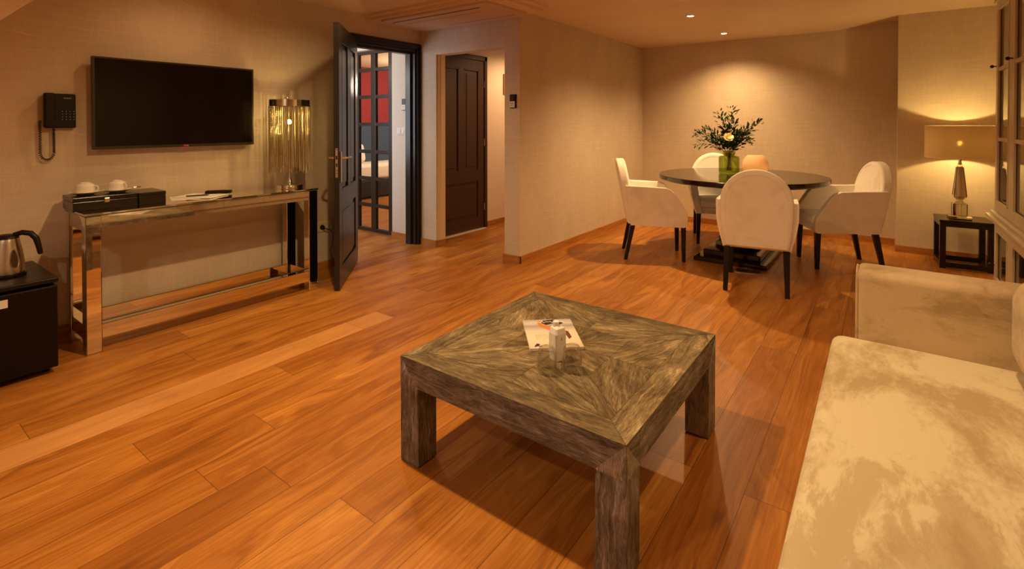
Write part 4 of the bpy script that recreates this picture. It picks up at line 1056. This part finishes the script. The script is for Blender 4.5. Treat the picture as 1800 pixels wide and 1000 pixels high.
branch(0.02, 0.71, -0.03, 'tallest leafy branch at the top of the bouquet', 22)
branch(0.10, 0.58, 0.10, 'upright leafy branch right of the tallest one', 22)
branch(0.25, 0.48, 0.05, 'leafy branch in the right half of the bouquet', 24)
branch(0.33, 0.56, -0.05, 'leafy green branch reaching farthest to the right of the vase', 24)
branch(0.20, 0.34, -0.10, 'short leafy branch low on the right of the bouquet', 22)
branch(-0.12, 0.40, -0.12, 'short leafy branch beside the rose', 20)
branch(0.06, 0.42, -0.14, 'short leafy branch at the middle front of the bouquet', 26)
branch(0.24, 0.42, 0.16, 'leafy branch at the back right of the bouquet', 22)
branch(-0.02, 0.50, 0.02, 'leafy branch standing just behind the rose', 26)
branch(0.14, 0.46, -0.02, 'leafy branch filling the bouquet right of the rose', 26)
branch(-0.20, 0.36, 0.0, 'short leafy branch in the left half of the bouquet', 22)
rs = empty('rose', (VX, VY, VZ), 'pale yellow rose in the middle of the bouquet', 'rose')
hc = -RVv*0.085 - FV*0.165 + UP*0.375
b = MB(); b.tube([(0, 0, 0.03), (0, 0, 0.2), tuple(hc*0.7+UP*0.09), tuple(hc)], 0.003, 6); b.build('stem', M_stem, rs)
b = MB()
for ring, (cnt, rad, hgt, op) in enumerate(((3, 0.012, 0.040, -0.4), (4, 0.020, 0.042, -0.2), (5, 0.029, 0.041, 0.0), (6, 0.037, 0.038, 0.35))):
    for k in range(cnt):
        a = 2*PI*(k+0.37*ring)/cnt; wid = 2*PI/cnt*0.72
        gridv = []
        for i in range(5):
            row_ = []
            for j in range(6):
                th = a + wid*(j/5-0.5)*1.2; v_ = i/4
                rr_ = rad*(0.35+0.65*v_) + op*0.012*v_**2; zz = hgt*v_*(1-op*0.25*v_) - 0.005*abs(j/5-0.5)*4*v_
                row_.append(b.bm.verts.new((rr_*math.cos(th), rr_*math.sin(th), zz)))
            gridv.append(row_)
        for i in range(4):
            for j in range(5):
                f = b.bm.faces.new([gridv[i][j], gridv[i][j+1], gridv[i+1][j+1], gridv[i+1][j]]); f.smooth = True
b.ball((0, 0, 0.016), 0.014, 10, 8)
rm = Matrix.Translation(hc) @ ((-FV*0.85 + UP*0.55 - RVv*0.1).to_track_quat('Z', 'Y').to_matrix().to_4x4())
for v in b.bm.verts: v.co = rm @ (v.co*1.2)
b.build('bloom', M_rose, rs)
cb = empty('candle_bowl', (5.60, 1.045, TT), 'round frosted glass candle bowl glowing beside the vase', 'candle holder')
b = MB(); pts = [(0, 0.002)]
for i in range(3, 22):
    a = PI*i/26; pts.append((0.122*math.sin(a), 0.112 - 0.120*math.cos(a)))
pts2 = [(max(0, r_-0.004), z_+0.001) for r_, z_ in pts[::-1]]
b.lathe(pts + pts2, n=48); bmesh.ops.recalc_face_normals(b.bm, faces=b.bm.faces[:]); b.build('bowl', M_frost, cb)
b = MB(); b.lathe([(0, 0.004), (0.028, 0.004), (0.028, 0.024), (0, 0.024)], n=24); cd = b.build('candle', M_wax, cb)
b = MB(); b.ball((0, 0, 0.042), 0.010, 12, 8, (1, 1, 1.6)); b.build('flame', M_candle, cd)

# ------------------------------------------------------------------ side table and obelisk lamp
sd = empty('side_table', (6.385, -0.612, 0), 'small black open cube side table in the corner', 'side table', rotz=0.06)
X0, X1, Y0, Y1, H1 = -0.19, 0.19, -0.19, 0.19, 0.452
b = MB(); b.box((X0-0.005, Y0-0.005, H1-0.018), (X1+0.005, Y1+0.005, H1), 0.003); b.box((X0, Y0, H1-0.062), (X1, Y1, H1-0.018), 0.002); b.build('top', M_black, sd)
for sx in (X0, X1-0.045):
    for sy in (Y0, Y1-0.045):
        b = MB(); b.box((sx, sy, 0), (sx+0.045, sy+0.045, H1-0.062), 0.002); b.build('leg', M_black, sd)
b = MB()
for a, c in (((X0, Y0+0.045, 0.012), (X0+0.045, Y1-0.045, 0.058)), ((X1-0.045, Y0+0.045, 0.012), (X1, Y1-0.045, 0.058)), ((X0+0.045, Y0, 0.012), (X1-0.045, Y0+0.045, 0.058)), ((X0+0.045, Y1-0.045, 0.012), (X1-0.045, Y1, 0.058))): b.box(a, c, 0.002)
b.build('lower_rail', M_black, sd)
ol = empty('table_lamp', (6.36, -0.585, H1), 'mirrored obelisk table lamp with wide drum shade on the side table', 'lamp', rotz=0.04)
b = MB(); b.box((-0.083, -0.083, 0.0), (0.083, 0.083, 0.032), 0.006, 1); b.box((-0.050, -0.050, 0.032), (0.050, 0.050, 0.145), 0.006, 1)
def frus(b, r0, z0, r1, z1):
    A_ = [b.bm.verts.new((dx*r0, dy*r0, z0)) for dx, dy in ((-1, -1), (1, -1), (1, 1), (-1, 1))]
    B2 = [b.bm.verts.new((dx*r1, dy*r1, z1)) for dx, dy in ((-1, -1), (1, -1), (1, 1), (-1, 1))]
    b.bm.faces.new(A_[::-1]); b.bm.faces.new(B2)
    for i in range(4): b.bm.faces.new([A_[i], A_[(i+1) % 4], B2[(i+1) % 4], B2[i]])
frus(b, 0.050, 0.145, 0.024, 0.168); frus(b, 0.024, 0.168, 0.024, 0.184); frus(b, 0.024, 0.184, 0.050, 0.210); frus(b, 0.050, 0.210, 0.046, 0.218); frus(b, 0.046, 0.218, 0.023, 0.488)
b.build('base', M_mirror, ol)
b = MB()
for dx, dy in ((-1, -1), (1, -1), (1, 1), (-1, 1)):
    b.tube([(dx*0.046, dy*0.046, 0.218), (dx*0.023, dy*0.023, 0.488)], 0.0032, 5); b.tube([(dx*0.0497, dy*0.0497, 0.034), (dx*0.0497, dy*0.0497, 0.145)], 0.0028, 5)
b.build('edge_bead', mat('edge_bead', (0.05, 0.032, 0.015), 0.35, 0.3), ol)
b = MB(); b.lathe([(0, 0.488), (0.022, 0.488), (0.022, 0.500), (0.014, 0.510), (0.018, 0.520), (0.012, 0.532), (0.016, 0.60), (0.016, 0.66), (0, 0.66)], n=24)
for k in range(3):
    a = 2*PI*k/3+0.5; b.tube([(0, 0, 0.655), (0.262*math.cos(a), 0.262*math.sin(a), 0.84)], 0.002, 5)
b.build('stem', M_chrome, ol)
b = MB(); b.ball((0, 0, 0.715), 0.017, 16, 12, (1, 1, 1.3)); b.build('bulb', M_bulb, ol)
RS = 0.262
b = MB(); b.lathe([(RS, 0.578), (RS, 0.876), (RS-0.0015, 0.876), (RS-0.0015, 0.578), (RS, 0.578)], n=72); shd = b.build('shade', M_shade, ol)
for z_ in (0.578, 0.876):
    b = MB(); b.lathe([(RS+0.001, z_-0.003), (RS+0.001, z_+0.003), (RS-0.003, z_+0.003), (RS-0.003, z_-0.003), (RS+0.001, z_-0.003)], n=72); b.build('rim', mat('shade_rim', (0.75, 0.6, 0.38), 0.6), shd)

# ------------------------------------------------------------------ cream display cabinet
cab = empty('display_cabinet', (5.50, -0.72, 0), 'cream glazed cabinet with a projecting ledge behind the sofa', 'cabinet')
DW, ND = 0.62, 4
b = MB()
b.box((-DW*ND-0.02, -0.40, 0.0), (0.0, -0.385, 2.475)); b.box((-0.02, -0.40, 0.0), (0.0, -0.02, 2.475)); b.box((-DW*ND-0.02, -0.40, 0.0), (-DW*ND, -0.02, 2.475))
b.box((-DW*ND, -0.385, 0.0), (-0.02, -0.02, 0.06)); b.box((-DW*ND, -0.385, 0.555), (-0.02, -0.02, 0.60)); b.box((-DW*ND, -0.385, 2.36), (-0.02, -0.02, 2.475))
for k in (1, 2, 3): b.box((-DW*k-0.01, -0.385, 0.06), (-DW*k+0.01, -0.03, 2.36))
b.build('body', M_cream, cab)
b = MB(); b.box((-DW*ND-0.03, -0.02, 2.34), (0.0, 0.0, 2.475)); b.box((-DW*ND-0.03, 0.0, 2.30), (0.01, 0.02, 2.325), 0.004); b.build('cornice', M_cream, cab)
b = MB(); b.box((-DW*ND-0.05, -0.02, 0.612), (0.03, 0.055, 0.640), 0.008, 2); b.box((-DW*ND-0.05, -0.02, 0.640), (0.018, 0.028, 0.665), 0.008, 2); b.box((-DW*ND-0.05, -0.02, 0.575), (0.015, 0.032, 0.612), 0.010, 2)
b.build('ledge', M_cream, cab)
def glazed_door(k, z0, z1, rails, knob_z):
    x1 = -DW*k; x0 = x1-DW+0.004; s_ = 0.095
    b = MB()
    b.box((x0, -0.018, z0), (x0+s_, 0.004, z1), 0.003); b.box((x1-s_, -0.018, z0), (x1, 0.004, z1), 0.003)
    b.box((x0+s_, -0.018, z0), (x1-s_, 0.004, z0+0.075), 0.003); b.box((x0+s_, -0.018, z1-0.07), (x1-s_, 0.004, z1), 0.003)
    for z_ in rails: b.box((x0+s_, -0.016, z_-0.014), (x1-s_, 0.006, z_+0.014), 0.004)
    # bead moulding round the glass
    zs = [z0+0.075, *rails, z1-0.07]
    for xx in (x0+s_, x1-s_-0.012): b.box((xx, -0.006, z0+0.075), (xx+0.012, 0.009, z1-0.07), 0.003)
    b.box((x0+s_, -0.006, z0+0.075), (x1-s_, 0.009, z0+0.087), 0.003)
    d = b.build('door', M_cream, cab)
    for za, zb in zip(zs, zs[1:]):
        b = MB(); b.box((x0+s_, -0.011, za), (x1-s_, -0.008, zb)); b.build('pane', M_cabpane, d)
    b = MB(); b.tube([(x1-0.03, 0.004, knob_z), (x1-0.03, 0.022, knob_z)], 0.0045, 8); b.ball((x1-0.03, 0.032, knob_z), 0.013, 12, 8); b.build('knob', M_plastic, d)
for k in range(ND):
    glazed_door(k, 0.668, 2.30, [1.229, 1.771], 1.80)
    glazed_door(k, 0.065, 0.572, [], 0.235)
